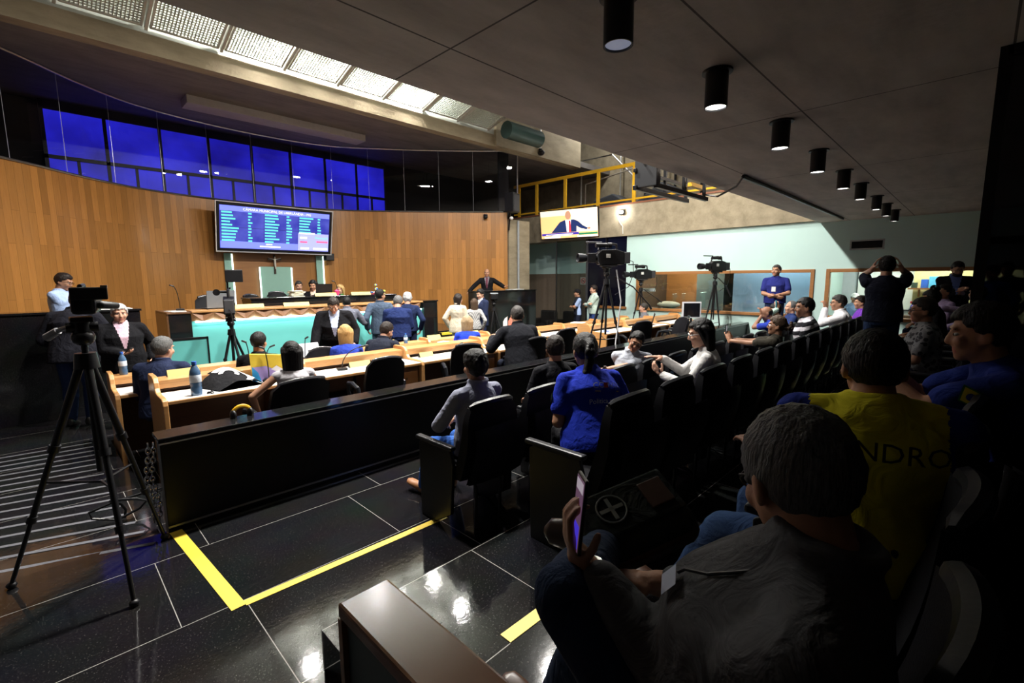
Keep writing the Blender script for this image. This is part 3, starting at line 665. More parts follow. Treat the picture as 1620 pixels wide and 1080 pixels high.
# television showing the orator
tv = thing('television', 'wall television showing a man in a blue suit at a tribune, below the yellow railing', 'television', (12.1, 9.42, 3.07)); tv.rotation_euler = (R(8), 0, -PI/2+R(12))
TW, TH = 1.02, .92
mb = MB(); mb.box((-TW, 0, 0), (TW, .07, TH)); mb.build('casing', M_blackp, tv, bevel=.008)
def tvp(name, polys, col, st, d):
    mb = MB()
    for P in polys: mb.prism([(x, z) for x, z in P], -.004-d, -.002-d, 1)
    mb.build(name, emit(name+' glow', col, st), tv)
rc = lambda a, b, c, d: [(a, b), (c, b), (c, d), (a, d)]
tvp('picture_background', [rc(-TW+.03, .03, TW-.03, TH-.03)], (1, .6, .25), .85, 0)
tvp('picture_light', [rc(.1, .2, TW-.03, TH-.03), rc(-TW+.03, TH-.2, TW-.03, TH-.03)], (1, .85, .6), .95, .001)
tvp('picture_suit', [[(-.62, .2), (-.4, .42), (-.3, .52), (-.12, .58), (.2, .58), (.34, .52), (.5, .38), (.66, .3), (.62, .25), (.42, .3), (.28, .38), (.27, .2)]], (.01, .025, .11), .9, .003)
el = lambda cx, cz, a, b: [(cx+a*math.cos(2*PI*i/20), cz+b*math.sin(2*PI*i/20)) for i in range(20)]
tvp('picture_skin', [el(0, .72, .1, .13), el(.7, .29, .05, .035)], (.5, .26, .16), .9, .004)
tvp('picture_shirt', [[(-.1, .58), (.1, .58), (.06, .2), (-.06, .2)]], (.85, .85, .9), 1, .0045)
tvp('picture_tie', [[(.02, .56), (.08, .55), (.09, .2), (.01, .2)]], (.5, .04, .06), 1, .005)
tvp('picture_banner', [rc(-TW+.05, .12, .35, .19)], (.05, .03, .35), 1, .006); tvp('picture_banner_green', [rc(.35, .1, TW-.04, .16)], (.02, .2, .08), 1, .006)
tvp('picture_caption', [rc(-TW+.2, .135, .15, .155), rc(-TW+.15, .035, -.3, .085), rc(.3, .035, TW-.04, .085), rc(-.6, .1, .1, .118)], (.9, .9, .9), 1.1, .0075)
mb = MB(); mb.box((-.1, .07, .3), (.1, .22, .6)); mb.build('wall_bracket', M_blackm, tv)
# ================================================================== DESKS
NTH = ['first', 'second', 'third', 'fourth', 'fifth', 'sixth', 'seventh', 'eighth']
def s_profile(h, d=.74):
    # end board seen from the side: (y, z), stepped with a soft S towards the user
    P = [(0, 0), (d, 0), (d, h+.17)]
    for a in np.linspace(0, 1, 8): P.append((d-.02-.26*0-.30*(a), h+.18))
    P = [(0, 0), (d, 0), (d, h+.16), (d-.03, h+.18), (d-.24, h+.18), (d-.29, h+.165), (d-.33, h+.12), (d-.35, h+.07), (d-.39, h+.035), (d-.47, h+.025), (.05, h+.025), (.015, h+.005), (0, h-.04)]
    return P
def make_desk(h, w=1.45, drawers=True):
    t = thing('desk', 'x', 'desk'); m = MB(); m.prism(s_profile(h), 0, .045, 0); m.build('side_panel', M_wood, t, bevel=.008)
    m = MB(); m.box((.045, .01, h-.035), (w, .5, h-.004)); m.build('worktop', M_wood, t, bevel=.004)
    m = MB(); m.box((.05, .02, h-.004), (w-.005, .5, h)); m.build('writing_surface', M_formica, t)
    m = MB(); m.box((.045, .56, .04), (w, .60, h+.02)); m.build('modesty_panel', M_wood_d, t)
    m = MB(); m.box((.045, .47, h+.095), (w, .73, h+.13)); m.box((.045, .47, h+.045), (w, .5, h+.095)); m.box((.045, .6, h+.0), (w, .64, h+.095)); m.build('raised_ledge', M_wood, t, bevel=.004)
    if not drawers: return t
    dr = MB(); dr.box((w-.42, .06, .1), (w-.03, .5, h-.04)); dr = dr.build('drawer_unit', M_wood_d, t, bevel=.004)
    for k in range(3):
        f = MB(); f.box((w-.405, .045, .12+.185*k), (w-.045, .058, .12+.185*k+.17)); f = f.build('drawer', M_trim, dr, bevel=.004)
        kb = MB(); kb.ell((w-.225, .035, .205+.185*k), (.014, .012, .014), nu=10, nv=6); kb.build('knob', M_wood_d, dr, smooth=True)
    return t
dA = make_desk(.77); dB = make_desk(.83, drawers=False); used = set()
def place_desk(p, x, y, z, label, group):
    if p.name not in used: used.add(p.name); p.location = (x, y, z); tag(p, label, 'desk', group); return p
    return dup(p, (x, y, z), 0, label, group)
R1Y, R2Y = 5.34, 6.46; DW = 1.45
for k in range(4): place_desk(dA, .72+DW*k, R1Y, PF1, '%s wooden desk from the left in the row nearest the parapet' % NTH[k], 'wooden desks nearest the parapet')
for k in range(3): place_desk(dA, 8.12+1.4*k, R1Y, PF1, '%s wooden desk beyond the tall tripod in the row nearest the parapet' % NTH[k], 'wooden desks beyond the tripod')
for k in range(4): place_desk(dB, .47+DW*k, R2Y, PF2, '%s wooden desk from the left in the row nearer the dais' % NTH[k], 'wooden desks nearer the dais')
for k in range(3): place_desk(dB, 7.2+DW*k, R2Y, PF2, '%s wooden desk at the far right in the row nearer the dais' % NTH[k], 'wooden desks far right nearer the dais')
def end_board(x, y, z, h, label):
    m = MB(); m.prism(s_profile(h), 0, .045, 0); tag(m.build('desk_end_board', M_wood, loc=(x, y, z), bevel=.008), label, 'desk end')
end_board(.72+4*DW, R1Y, PF1, .77, 'wooden end board closing the nearest desk row beside the tripod aisle')
end_board(.47+4*DW, R2Y, PF2, .83, 'wooden end board closing the desk row nearer the dais')
end_board(12.35-.04, R1Y, PF1, .77, 'wooden end board at the far right end of the nearest desk row')
end_board(7.2+3*DW, R2Y, PF2, .83, 'wooden end board at the far right end of the dais side row')
Z1, Z2 = PF1+.77, PF2+.83       # writing surfaces
L1, L2 = Z1+.13, Z2+.13         # ledges
# ---- things on the desks
def plate(x, y, z, label, group='cream name plates on the desk ledges', rz=0, w=.3):
    t = thing('name_plate', label, 'name plate', (x, y, z), rz, group); m = MB(); m.prism([(-.035, 0), (.03, 0), (.005, .06)], -w/2, w/2, 0); m.build('stand', M_blackp, t)
    m = MB(); m.add([(-w/2+.004, -.037, .0), (w/2-.004, -.037, .0), (w/2-.004, .0, .07), (-w/2+.004, .0, .07), (-w/2+.004, -.034, -.0), (w/2-.004, -.034, .0), (w/2-.004, .004, .07), (-w/2+.004, .004, .07)], [(0, 1, 2, 3), (7, 6, 5, 4), (0, 4, 5, 1), (2, 6, 7, 3), (0, 3, 7, 4), (1, 5, 6, 2)]); m.build('card', M_gold, t)
plate(1.02, R1Y+.66, L1, 'cream name plate on the nearest ledge beside the black cap')
plate(.95, R2Y+.6, L2, 'cream name plate on the dais side ledge behind the black cap')
plate(2.05, R1Y+.66, L1+.0, 'cream name plate on the nearest ledge between the cap and the colourful bag')
plate(2.9, R1Y+.38, Z1, 'cream name plate lying low behind the second desk chair')
plate(3.95, R1Y+.38, Z1, 'cream name plate on the white desk beside the third desk chair', w=.24)
plate(4.1, R2Y+.62, L2, 'cream name plate on the far ledge in front of the dark blue shirted man')
plate(5.1, R2Y+.66, L2, 'wooden coloured name plate near the dais post')
plate(6.05, R2Y+.66, L2, 'cream name plate near the women standing in the aisle')
def gmic(x, y, z, label, rz=0, lean=.28, h=.34):
    t = thing('gooseneck_microphone', label, 'microphone', (x, y, z), rz, 'gooseneck microphones'); m = MB(); m.box((-.06, -.05, 0), (.06, .05, .03)); m.build('base', M_blackp, t, bevel=.008)
    P = [(lean*a*a, -.02*a, .03+h*math.sin(a*1.45)) for a in np.linspace(0, 1, 9)]
    m = MB(); m.tube(P, .006, 6); m.build('gooseneck', M_blackm, t, smooth=True)
    m = MB(); m.capsule(P[-2], (P[-1][0]+.03, P[-1][1], P[-1][2]+.005), .012, .012, 8); m.build('head', M_blackp, t, smooth=True)
gmic(1.75, R1Y+.28, Z1, 'gooseneck microphone on the white desk left of the colourful bag', 2.6, .05, .36)
gmic(2.62, R1Y+.3, Z1, 'gooseneck microphone on the white desk left of the second desk chair', -.2, .3, .26)
gmic(4.5, R1Y+.36, Z1, 'low gooseneck microphone left of the third desk chair', .3, .12, .1)
gmic(1.9, R2Y+.35, Z2, 'gooseneck microphone standing beside the grey haired man in blue suit', 2.9, .04, .4)
gmic(2.1, R2Y+.4, Z2, 'shorter gooseneck microphone beside the grey haired man in blue suit', .1, .1, .3)
gmic(2.62, R2Y+.35, Z2, 'gooseneck microphone behind the long haired woman at the desk', 0, .02, .38)
gmic(6.3, R2Y+.3, Z2, 'gooseneck microphone on the far desk near the blonde woman', .2, .2, .2)
gmic(1.7, 9.75, 1.3, 'gooseneck microphone on the left granite end of the dais counter', 3.0, .08, .4)
gmic(4.9, 10.55, 1.45, 'gooseneck microphone on the black presiding desk beside the niche', 2.8, .08, .3)
gmic(.6, 9.2, 1.39, 'gooseneck microphone on the left tribune in front of the man in pale blue', 2.8, .15, .25)
def bottle(x, y, z, label, h=.23, r=.034, rz=0):
    t = thing('water_bottle', label, 'bottle', (x, y, z), rz, None); k = h/.23
    m = MB(); m.lathe([(.001, 0), (r*.95, 0), (r, .008*k), (r, .05*k), (r*.92, .06*k), (r, .07*k), (r, .145*k), (r*.85, .17*k), (r*.45, .2*k), (r*.38, .205*k), (r*.38, .21*k)], n=18); m.build('body', mat('bottle water plastic', (.06, .12, .22), .08, spec=.8, var=.25, vs=30), t, smooth=True)
    m = MB(); m.lathe([(r*1.01, .09*k), (r*1.03, .092*k), (r*1.03, .138*k), (r*1.01, .14*k)], n=18); m.build('label_band', mat('bottle label', (.6, .66, .75), .5, var=.35, vs=60), t, smooth=True)
    m = MB(); m.lathe([(r*.42, .207*k), (r*.44, .21*k), (r*.44, .23*k), (.001, .231*k)], n=14); m.build('cap', M_blue, t, smooth=True)
bottle(1.02, R1Y+.12, Z1, 'large water bottle standing on the first white desk beside the black cap', .34, .05)
bottle(.62, R2Y+.62, L2, 'water bottle on the far ledge behind the tripod legs', .27, .04)
bottle(2.12, R2Y+.62, L2, 'small water bottle on the far ledge near the camera tripod', .2, .03)
bottle(4.4, R2Y+.5, L2, 'small clear water bottle on the far ledge right of the bearded man', .17, .034)
# black cap with white print (left on the desk)
t = thing('black_bag', 'black fabric bag with white curved print lying on the first white desk', 'bag', (1.36, R1Y+.42, Z1), R(8))
rg = []
for j in range(9):
    a = j/8; prof = []
    for i in range(15):
        u = -1+2*i/14; hh = .17*(1-abs(u)**2.2)*(1-.55*a**1.5)+.004+.006*math.sin(7*u+3*a)
        prof.append((u*(.26-.03*a)+.04*a, .12-a*.42, hh))
    rg.append(prof)
m = MB(); m.grid(rg); bot = [[(p[0], p[1], .001) for p in r] for r in rg]; m.grid([r[::-1] for r in bot]); m.build('bag_body', cloth('black bag cloth', (.012, .012, .014)), t, smooth=2)
def surf(u, a): return (u*(.26-.03*a)+.04*a, .12-a*.42, .17*(1-abs(u)**2.2)*(1-.55*a**1.5)+.012+.006*math.sin(7*u+3*a))
m = MB()
for (r0, r1, c0, a0, a1) in ((.55, .78, (-.1, .62), -60, 120), (.2, .36, (-.1, .5), -60, 150)):
    P = [[], []]
    for th in np.linspace(R(a0), R(a1), 14):
        for q, rr_ in enumerate((r0, r1)): P[q].append(surf(max(-.95, min(.95, c0[0]+rr_*math.cos(th))), max(0, min(1, c0[1]-rr_*.75*math.sin(th)))))
    m.grid(P)
for k in range(5): m.grid([[surf(.2+.13*k, .12+.05*k), surf(.27+.13*k, .12+.05*k)], [surf(.2+.13*k, .26+.05*k), surf(.27+.13*k, .26+.05*k)]])
m.grid([[surf(.62, .62), surf(.7, .62)], [surf(.62, .86), surf(.7, .86)]])
m.build('white_print', mat('white print', (.8, .8, .8), .7), t)
tag(MB().tube([(.02*math.cos(a)*1.3, .018*math.sin(a), .012+.01*math.sin(2*a)) for a in np.linspace(0, 9, 26)], .008, 6).build('key_ring', M_blackm, loc=(1.13, R1Y+.08, Z1), smooth=True), 'dark bunch of keys beside the large water bottle', 'keys')
# colourful shopping bag
t = thing('shopping_bag', 'colourful paper bag, yellow with blue and lilac shapes, standing on the desk', 'bag', (1.80, R1Y+.34, Z1), R(-25))
bw, bh = .19, .31
m = MB(); m.loft([[(-bw, -.05, 0), (bw, -.05, 0), (bw, .05, 0), (-bw, .05, 0)], [(-bw-.02, -.025, bh), (bw+.0, -.02, bh-.03), (bw, .02, bh-.03), (-bw-.02, .02, bh)]]); m.build('bag_body', mat('bag yellow', (.85, .6, .05), .6), t)
def patch(P, col, nm, d):
    m = MB(); m.add([(x, -.052+z/bh*.026-d, z) for x, z in P], [tuple(range(len(P)))]); m.build(nm, mat(nm, col, .6), t)
patch([(-bw, 0), (bw, 0), (bw, .1), (.05, .12), (-.05, .17), (-bw, .16)], (.45, .33, .72), 'lilac_shape', .001)
patch([(-bw, 0), (-.1, 0), (-.13, .1), (-bw, .17)], (.03, .35, .75), 'blue_shape', .002)
patch([(-.05, 0), (bw, 0), (bw, .05), (.02, .07)], (.85, .35, .4), 'pink_shape', .002)
patch([(.1, .08), (bw, .05), (bw, .14), (.14, .12)], (.05, .45, .7), 'cyan_shape', .003)
patch([(.0, .13), (.08, .09), (.13, .12), (.06, .17)], (.85, .8, .85), 'white_shape', .003)
# laptop and papers
def laptop(x, y, z, rz, label, open_=100, sc=1, screen=M_blackp, cat='laptop'):
    t = thing('laptop', label, cat, (x, y, z), rz); m = MB(); m.box((-.17*sc, 0, 0), (.17*sc, .23*sc, .018)); m.build('keyboard_base', M_darkgrey, t, bevel=.004)
    c, s_ = math.cos(R(open_)), math.sin(R(open_)); w = .17*sc; h = .23*sc
    m = MB(); m.add([(-w, 0, .018), (w, 0, .018), (w, c*h, .018+s_*h), (-w, c*h, .018+s_*h), (-w, -.012, .018), (w, -.012, .018), (w, c*h-.012, .018+s_*h), (-w, c*h-.012, .018+s_*h)], [(0, 1, 2, 3), (7, 6, 5, 4), (0, 4, 5, 1), (2, 6, 7, 3), (0, 3, 7, 4), (1, 5, 6, 2)]); m.build('lid', screen, t)
    return t
M_lapw = mat('silver laptop lid', (.55, .56, .58), .35, .3)
laptop(2.32, 9.75, 1.3, R(6), 'grey laptop open on the dais counter in front of the leftmost dais chair', 98, 1.35, mat('grey laptop lid', (.16, .18, .2), .4))
laptop(4.55, 10.5, 1.45, 0, 'dark laptop screen on the presiding desk under the niche', 98, 1.1)
t = laptop(2.74, R2Y+.42, Z2+.1, R(185), 'white covered tablet standing on the far desk in front of the leaning heavy man', 110, .85, mat('pale printed cover', (.7, .72, .75), .5, var=.2, vs=30))
laptop(10.55, R1Y+.3, Z1, R(30), 'black laptop on the far right desk beside the tripod', 105, 1.15)
def papers(x, y, z, rz, label, w=.21, d=.3, n=4, m_=None):
    m = MB(); rr_ = random.Random(int(x*97+y*31))
    for k in range(n):
        a = rr_.uniform(-.12, .12); M = rot('Z', math.degrees(a)); m.cbox((rr_.uniform(-.01, .01), rr_.uniform(-.01, .01), .002+.003*k), (w, d, .0025), M)
    o = m.build('paper_sheets', m_ or M_white, loc=(x, y, z), rz=rz); tag(o, label, 'papers')
papers(.75, 9.2, 1.39, .1, 'white papers on the left tribune near the pink shirted man', .45, .25)
papers(10.05, 9.85, 1.48, .1, 'white papers spread on the right tribune in front of the orator', .5, .3, 8)
papers(1.62, 9.75, 1.28, .2, 'white papers on the left granite end of the dais counter')
papers(9.4, R2Y+.55, L2, .3, 'white papers on the far right ledge', .3, .3)
papers(10.3, R2Y+.3, Z2, .1, 'papers lying on the desk by the monitor', .4, .3)
papers(8.55, R1Y+.3, Z1, .4, 'blue folder on the desk beyond the tall tripod', .2, .14, 3, M_blue)
papers(10.2, 4.1, PF1+.8, .2, 'white leaflets left on the far end of the parapet coping', .3, .16)
papers(5.35, R1Y+.3, Z1, .2, 'white papers under the hands of the dark suited man', .35, .25)
papers(5.05, R2Y+.28, Z2+.1, .3, 'white folded card on the far desk beside the blonde woman', .2, .15)
t = thing('papers_stack', 'untidy stack of papers at the left end of the presiding desk', 'papers', (3.98, 10.6, 1.45))
m = MB()
for k in range(9): m.cbox((random.uniform(-.02, .02), random.uniform(-.02, .02), .008+.014*k), (.24, .3, .012), rot('Z', random.uniform(-14, 14)))
m.build('sheets', mat('cream stack paper', (.75, .74, .6), .7), t)
def dplate(x, y, z, label): plate(x, y, z, label, 'cream name plates on the dais', 0, .5)
dplate(2.75, 9.62, 1.3, 'cream name plate on the counter right of the grey laptop'); dplate(3.6, 9.62, 1.3, 'cream name plate on the counter right of the dais camera')
dplate(4.55, 10.42, 1.45, 'cream name plate on the presiding desk left of the dark haired woman'); dplate(5.4, 10.42, 1.45, 'cream name plate on the presiding desk left of the grey suited man')
t = thing('red_folder', 'dark red folder on the presiding desk near the woman in green', 'folder', (5.85, 10.6, 1.45), .2); m = MB(); m.box((-.2, -.12, 0), (.2, .12, .05)); m.build('folder_body', mat('wine red cover', (.3, .03, .06), .5), t, bevel=.008)
m = MB(); m.box((-.19, -.11, .05), (.15, .11, .06)); m.build('sheet', M_white, t)
tag(MB().lathe([(.001, 0), (.05, 0), (.06, .1), (.03, .13), (.001, .13)], n=14).build('flower_pot', mat('pinkred wrap', (.75, .05, .16), .5), loc=(4.88, 10.55, 1.45), smooth=True), 'bright pink wrapped object in front of the dark haired woman', 'ornament')
t = thing('flower_vase', 'blue and yellow flower arrangement on the dais counter behind the standing men', 'flowers', (5.55, 9.85, 1.3)); m = MB(); m.lathe([(.001, 0), (.06, 0), (.05, .1), (.06, .14)], n=14); m.build('vase', M_blue, t, smooth=True)
m = MB()
for k in range(16): m.ell((random.gauss(0, .08), random.gauss(0, .06), .22+random.gauss(0, .06)), (.035, .035, .03), nu=8, nv=5)
m.build('blooms', cloth('blue blooms', (.05, .12, .5), 'check', (.5, .6, .1), 22), t, smooth=2)
# little flags on the far desk
for k, (c1, x, lb) in enumerate((((.8, .82, .85), 6.55, 'small white desk flag beside the dark suited man'), ((.75, .25, .18), 6.68, 'small red and white desk flag beside the dark suited man'))):
    t = thing('desk_flag', lb, 'flag', (x-.66, R1Y+.62, L1)); m = MB(); m.cyl((0, 0, 0), (0, 0, .34), .006, n=8); m.cyl((0, 0, 0), (0, 0, .015), .04, n=14); m.build('pole', M_steel, t)
    P = [[(-.0-.13*a, .02*math.sin(5*a), .33-.17*b-.07*a) for b in (0, .5, 1)] for a in np.linspace(0, 1, 7)]; m = MB(); m.grid(P); m.build('cloth', cloth('flag%d' % k, c1), t, smooth=2)
# computer monitor at far right
t = thing('computer_monitor', 'square computer monitor with silver bezel and black screen on the far desk', 'monitor', (11.0, 5.25, Z1+.02), R(-48))
t.location = (11.85, 5.22, Z1+.0)
m = MB(); m.box((-.24, -.02, .1), (.24, .04, .52)); m.build('bezel', mat('silver bezel', (.55, .55, .6), .4), t, bevel=.01)
m = MB(); m.box((-.205, -.024, .135), (.205, -.019, .485)); m.build('screen', mat('switched off screen', (.006, .006, .008), .12), t)
m = MB(); m.cyl((0, .02, .0), (0, .02, .12), .03); m.cyl((0, .02, 0), (0, .02, .015), .12, n=20); m.build('stand', M_blackp, t)
tag(MB().cbox((0, 0, .035), (.22, .14, .07)).build('card_box', M_gold, loc=(10.75, 6.5, L2), bevel=.004), 'small cream box on the far desk beside the square monitor', 'box')
# yellow headphones / tape roll on the parapet
t = thing('headphones', 'yellow headphones hooked over the parapet coping', 'headphones', (1.08, 4.2, PF1+.8))
m = MB(); m.tube([(.075*math.cos(a), 0, .085*math.sin(a)) for a in np.linspace(.25, PI-.25, 14)], .016, 8); m.build('headband', M_yrail, t, smooth=True)
m = MB()
for sx in (-1, 1): m.ell((sx*.062, 0, .02), (.025, .045, .045), nu=12, nv=8)
m.build('ear_cups', M_blackp, t, smooth=True)
# chain at the parapet end
t = thing('hanging_chain', 'steel chain hanging at the left end of the parapet', 'chain', (.47, 4.06, 0)); m = MB()
def link(c, ax):
    P = []
    for a in np.linspace(0, 2*PI, 11):
        u, v_ = .013*math.cos(a), .024*math.sin(a); P.append((c[0]+(u if ax else 0), c[1]+(0 if ax else u), c[2]+v_))
    m.tube(P, .005, 5)
for sx in range(2):
    for k in range(17): link((-.012-.03*sx+.012*math.sin(k*.5), .01*sx, .1+.034*k), k % 2)
m.build('links', M_chrome, t, smooth=True)
# clear plastic wrap + cable heap beside the chain
tag(MB().tube([(.02*k*math.cos(k*.9), .03*math.sin(k*.7), .02+.16*abs(math.sin(k*.35))) for k in range(16)], .01, 6).build('cable_bundle', M_blackp, loc=(.3, 4.5, -.02), smooth=True), 'loose dark cable heap on the floor at the ramp edge near the chain', 'cable')
# ================================================================== CHAIRS
def make_office():
    t = thing('office_chair', 'x', 'chair')
    P = []
    for j in range(9):
        a = j/8; z = .52+.48*a; w = .235-.03*abs(a-.45)-(.05 if a > .95 else 0); row = []
        for i in range(9): u = -1+2*i/8; row.append((u*w, -.2-.13*a**1.6+.05*u*u, z+.03*(1-u*u)*(a > .9)))
        P.append(row)
    m = MB(); m.grid(P); Q = [[(x, y-.07*(1-.3*j/8), z) for x, y, z in r] for j, r in enumerate(P)]; m.grid([r[::-1] for r in Q])
    b = [P[0], Q[0]]; m.grid(b); m.grid([Q[-1], P[-1]]); m.grid([[r[0] for r in Q], [r[0] for r in P]]); m.grid([[r[-1] for r in P], [r[-1] for r in Q]])
    o = m.build('backrest', M_leather, t, smooth=True)
    m = MB(); m.tube([(p[0], p[1]-.035, p[2]+.004) for p in P[-1]], [.022]*9, 8); m.build('top_rim', mat('glossy rim vinyl', (.02, .02, .024), .25), t, smooth=True)
    m = MB(); m.box((-.24, -.2, .43), (.24, .27, .51)); m.build('seat', M_leather, t, bevel=.03, smooth=True)
    for sx in (-1, 1):
        m = MB(); m.tube([(sx*.27, -.17, .56), (sx*.285, -.14, .68), (sx*.29, .0, .715), (sx*.29, .12, .7), (sx*.285, .17, .6), (sx*.25, .15, .47)], [.018, .026, .028, .028, .022, .016], 8); m.build('armrest', M_shell, t, smooth=True)
    m = MB(); m.cyl((0, 0, .1), (0, 0, .44), .03); m.build('gas_column', M_blackm, t, smooth=True)
    m = MB()
    for k in range(5): a = 2*PI*k/5; m.cyl((0, 0, .11), (.27*math.cos(a), .27*math.sin(a), .065), .024, .016, 8); m.ell((.27*math.cos(a), .27*math.sin(a), .03), (.028, .028, .03), nu=10, nv=6)
    m.build('star_base', M_blackp, t, smooth=True); return t
oc = make_office(); oused = []
def office(x, y, z, rz, label, group='black swivel chairs at the desks'):
    if not oused: oused.append(1); oc.location = (x, y, z); oc.rotation_euler = (0, 0, rz); tag(oc, label, 'chair', group); return oc
    return dup(oc, (x, y, z), rz, label, group)
P32C = office(1.66, 4.80, PF1, R(4), 'black swivel chair of the long haired woman at the first desks')
office(2.74, 5.0, PF1, R(-6), 'empty black swivel chair at the second white desk, back to the viewer')
office(4.18, 5.12, PF1, R(-28), 'empty black swivel chair turned aside at the third white desk')
office(5.25, 4.95, PF1, R(-8), 'black swivel chair under the dark suited man at the fourth desk')
office(6.5, 5.35, PF1, R(-10), 'black swivel chair beside the wooden end board of the aisle')
office(8.75, 5.05, PF1, R(-28), 'black swivel chair with broad back beyond the tall tripod')
office(9.7, 4.72, PF1, R(60), 'black swivel chair seen from its side at the far desks')
office(10.35, 5.0, PF1, R(15), 'black swivel chair at the far right desk by the monitor')
office(2.65, 6.1, PF2+.08, R(170), 'black swivel chair between the desk rows beside the tablet')
office(2.3, 10.35, DF-.02, R(175), 'dark swivel chair behind the grey laptop on the dais', 'swivel chairs on the dais')
office(3.5, 11.45, DF-.05, R(200), 'low black swivel chair on the dais behind the camera', 'swivel chairs on the dais')
office(3.98, 11.5, DF, R(180), 'dark swivel chair in front of the green niche', 'swivel chairs on the dais')
office(4.42, 11.32, DF, R(182), 'black swivel chair back in front of the man in white on the dais', 'swivel chairs on the dais')
office(6.4, 11.3, DF-.05, R(180), 'black swivel chair on the dais behind the standing men', 'swivel chairs on the dais')
# armchairs in the recess
for k, y in enumerate((11.25, 10.2)):
    t = thing('armchair', ('dark armchair in the recess, partly hidden by the tribune', 'dark armchair in the recess beside the guard with the cap')[k], 'armchair', (12.95, y, PF2), R(90), 'dark armchairs in the recess'); mL = mat('dark brown leather', (.014, .012, .011), .45)
    m = MB(); m.box((-.36, -.33, .06), (.36, .33, .42)); m.build('seat', mL, t, bevel=.05)
    m = MB(); m.box((-.36, -.42, .1), (.36, -.26, .9)); m.build('backrest', mL, t, bevel=.06)
    for sx in (-1, 1): m = MB(); m.box((sx*.44-.08, -.4, .06), (sx*.44+.08, .36, .6)); m.build('armrest', mL, t, bevel=.05)
# theatre seats
def make_seat():
    t = thing('theatre_seat', 'x', 'seat')
    P = []
    for j in range(10):
        a = j/9; z = .40+.52*a; w = .25-.012*a-(.035*(a-.85)/.15 if a > .85 else 0); row = []
        for i in range(11):
            u = -1+2*i/10; row.append((u*w, -.2-.12*a+.035*u*u-.03*math.sin(a*3.0), z+.022*(1-u*u)*a))
        P.append(row)
    m = MB(); m.grid(P); Q = [[(x*1.0, y-.085*(1-.5*(j/9)**2), z-.01) for x, y, z in r] for j, r in enumerate(P)]; m.grid([r[::-1] for r in Q])
    m.grid([P[0], Q[0]]); m.grid([[r[0] for r in Q], [r[0] for r in P]]); m.grid([[r[-1] for r in P], [r[-1] for r in Q]]); m.grid([Q[-1], P[-1]])
    m.build('backrest', M_leather, t, smooth=True)
    m = MB(); top = [((p[0], (p[1]+q[1])/2, (p[2]+q[2])/2+.006)) for p, q in zip(P[-1], Q[-1])]; m.tube(top, [.016]+[.03]*9+[.016], 8); m.build('head_roll', M_shell, t, smooth=True)
    S_ = [[(x*1.04, y-.1, z) for x, y, z in r] for r in Q[:8]]; m = MB(); m.grid(S_); m.grid([[(x, y+.02, z) for x, y, z in r][::-1] for r in S_]); m.build('back_shell', M_blackp, t, smooth=True)
    m = MB(); m.box((-.235, -.2, .36), (.235, .27, .45)); m.build('seat_cushion', M_leather, t, bevel=.03, smooth=True)
    def side(sx, nm='side_panel'):
        m = MB(); m.prism([(-.17, .12), (.02, 0.0), (.2, 0.0), (.21, .58), (.17, .6), (-.17, .6), (-.2, .5)], sx*.262-.014, sx*.262+.014, 0); o = m.build(nm, M_blackp, t, bevel=.006)
        m = MB(); m.box((sx*.262-.026, -.2, .6), (sx*.262+.026, .24, .632)); m.build('armrest', M_shell, t, bevel=.012)
    side(-1); side(1)
    for x in (-.12, .12): m = MB(); m.tube([(x, -.22, .4), (x, -.27, .3), (x, -.26, .0)], .012, 6); m.build('leg', M_blackm, t, smooth=True)
    return t
sc_ = make_seat(); sused = []
def seat(x, y, z, rz, label, group):
    if not sused: sused.append(1); sc_.location = (x, y, z); sc_.rotation_euler = (0, 0, rz); return tag(sc_, label, 'seat', group)
    return dup(sc_, (x, y, z), rz, label, group)
R1S = [2.21+.585*k for k in range(15)]; R2S = [2.3+.585*k for k in range(15)]; R3S = [.92+.58*k for k in range(17)]
cnt = 'first second third fourth fifth sixth seventh eighth ninth tenth eleventh twelfth thirteenth fourteenth fifteenth sixteenth seventeenth'.split()
for k, x in enumerate(R1S): seat(x, 2.72, 0, 0, '%s black theatre seat from the viewer in the row along the parapet' % cnt[k], 'theatre seats along the parapet')
for k, x in enumerate(R2S): seat(x, 1.66, T2, 0, '%s black theatre seat from the viewer in the middle row' % cnt[k], 'theatre seats in the middle row')
for k, x in enumerate(R3S): seat(x, .3, T3, 0, '%s black theatre seat from the viewer in the row of the foreground man' % cnt[k], 'theatre seats in the third row')

seat(2.98, -.62, T3, 0, 'black theatre seat under the man in blue T-shirt at the right edge', 'theatre seats in the third row')
_s = [o for o in bpy.data.objects if o.get('category') == 'seat' and abs(o.location.x-R3S[0]) < .01 and abs(o.location.y-.3) < .01][0]
for k in list(_s.children):
    if k.name.split('.')[0] in ('side_panel', 'armrest') and min(v.co.x for v in k.data.vertices) < 0: bpy.data.objects.remove(k)

P32C.scale = (1.22, 1.05, .95)
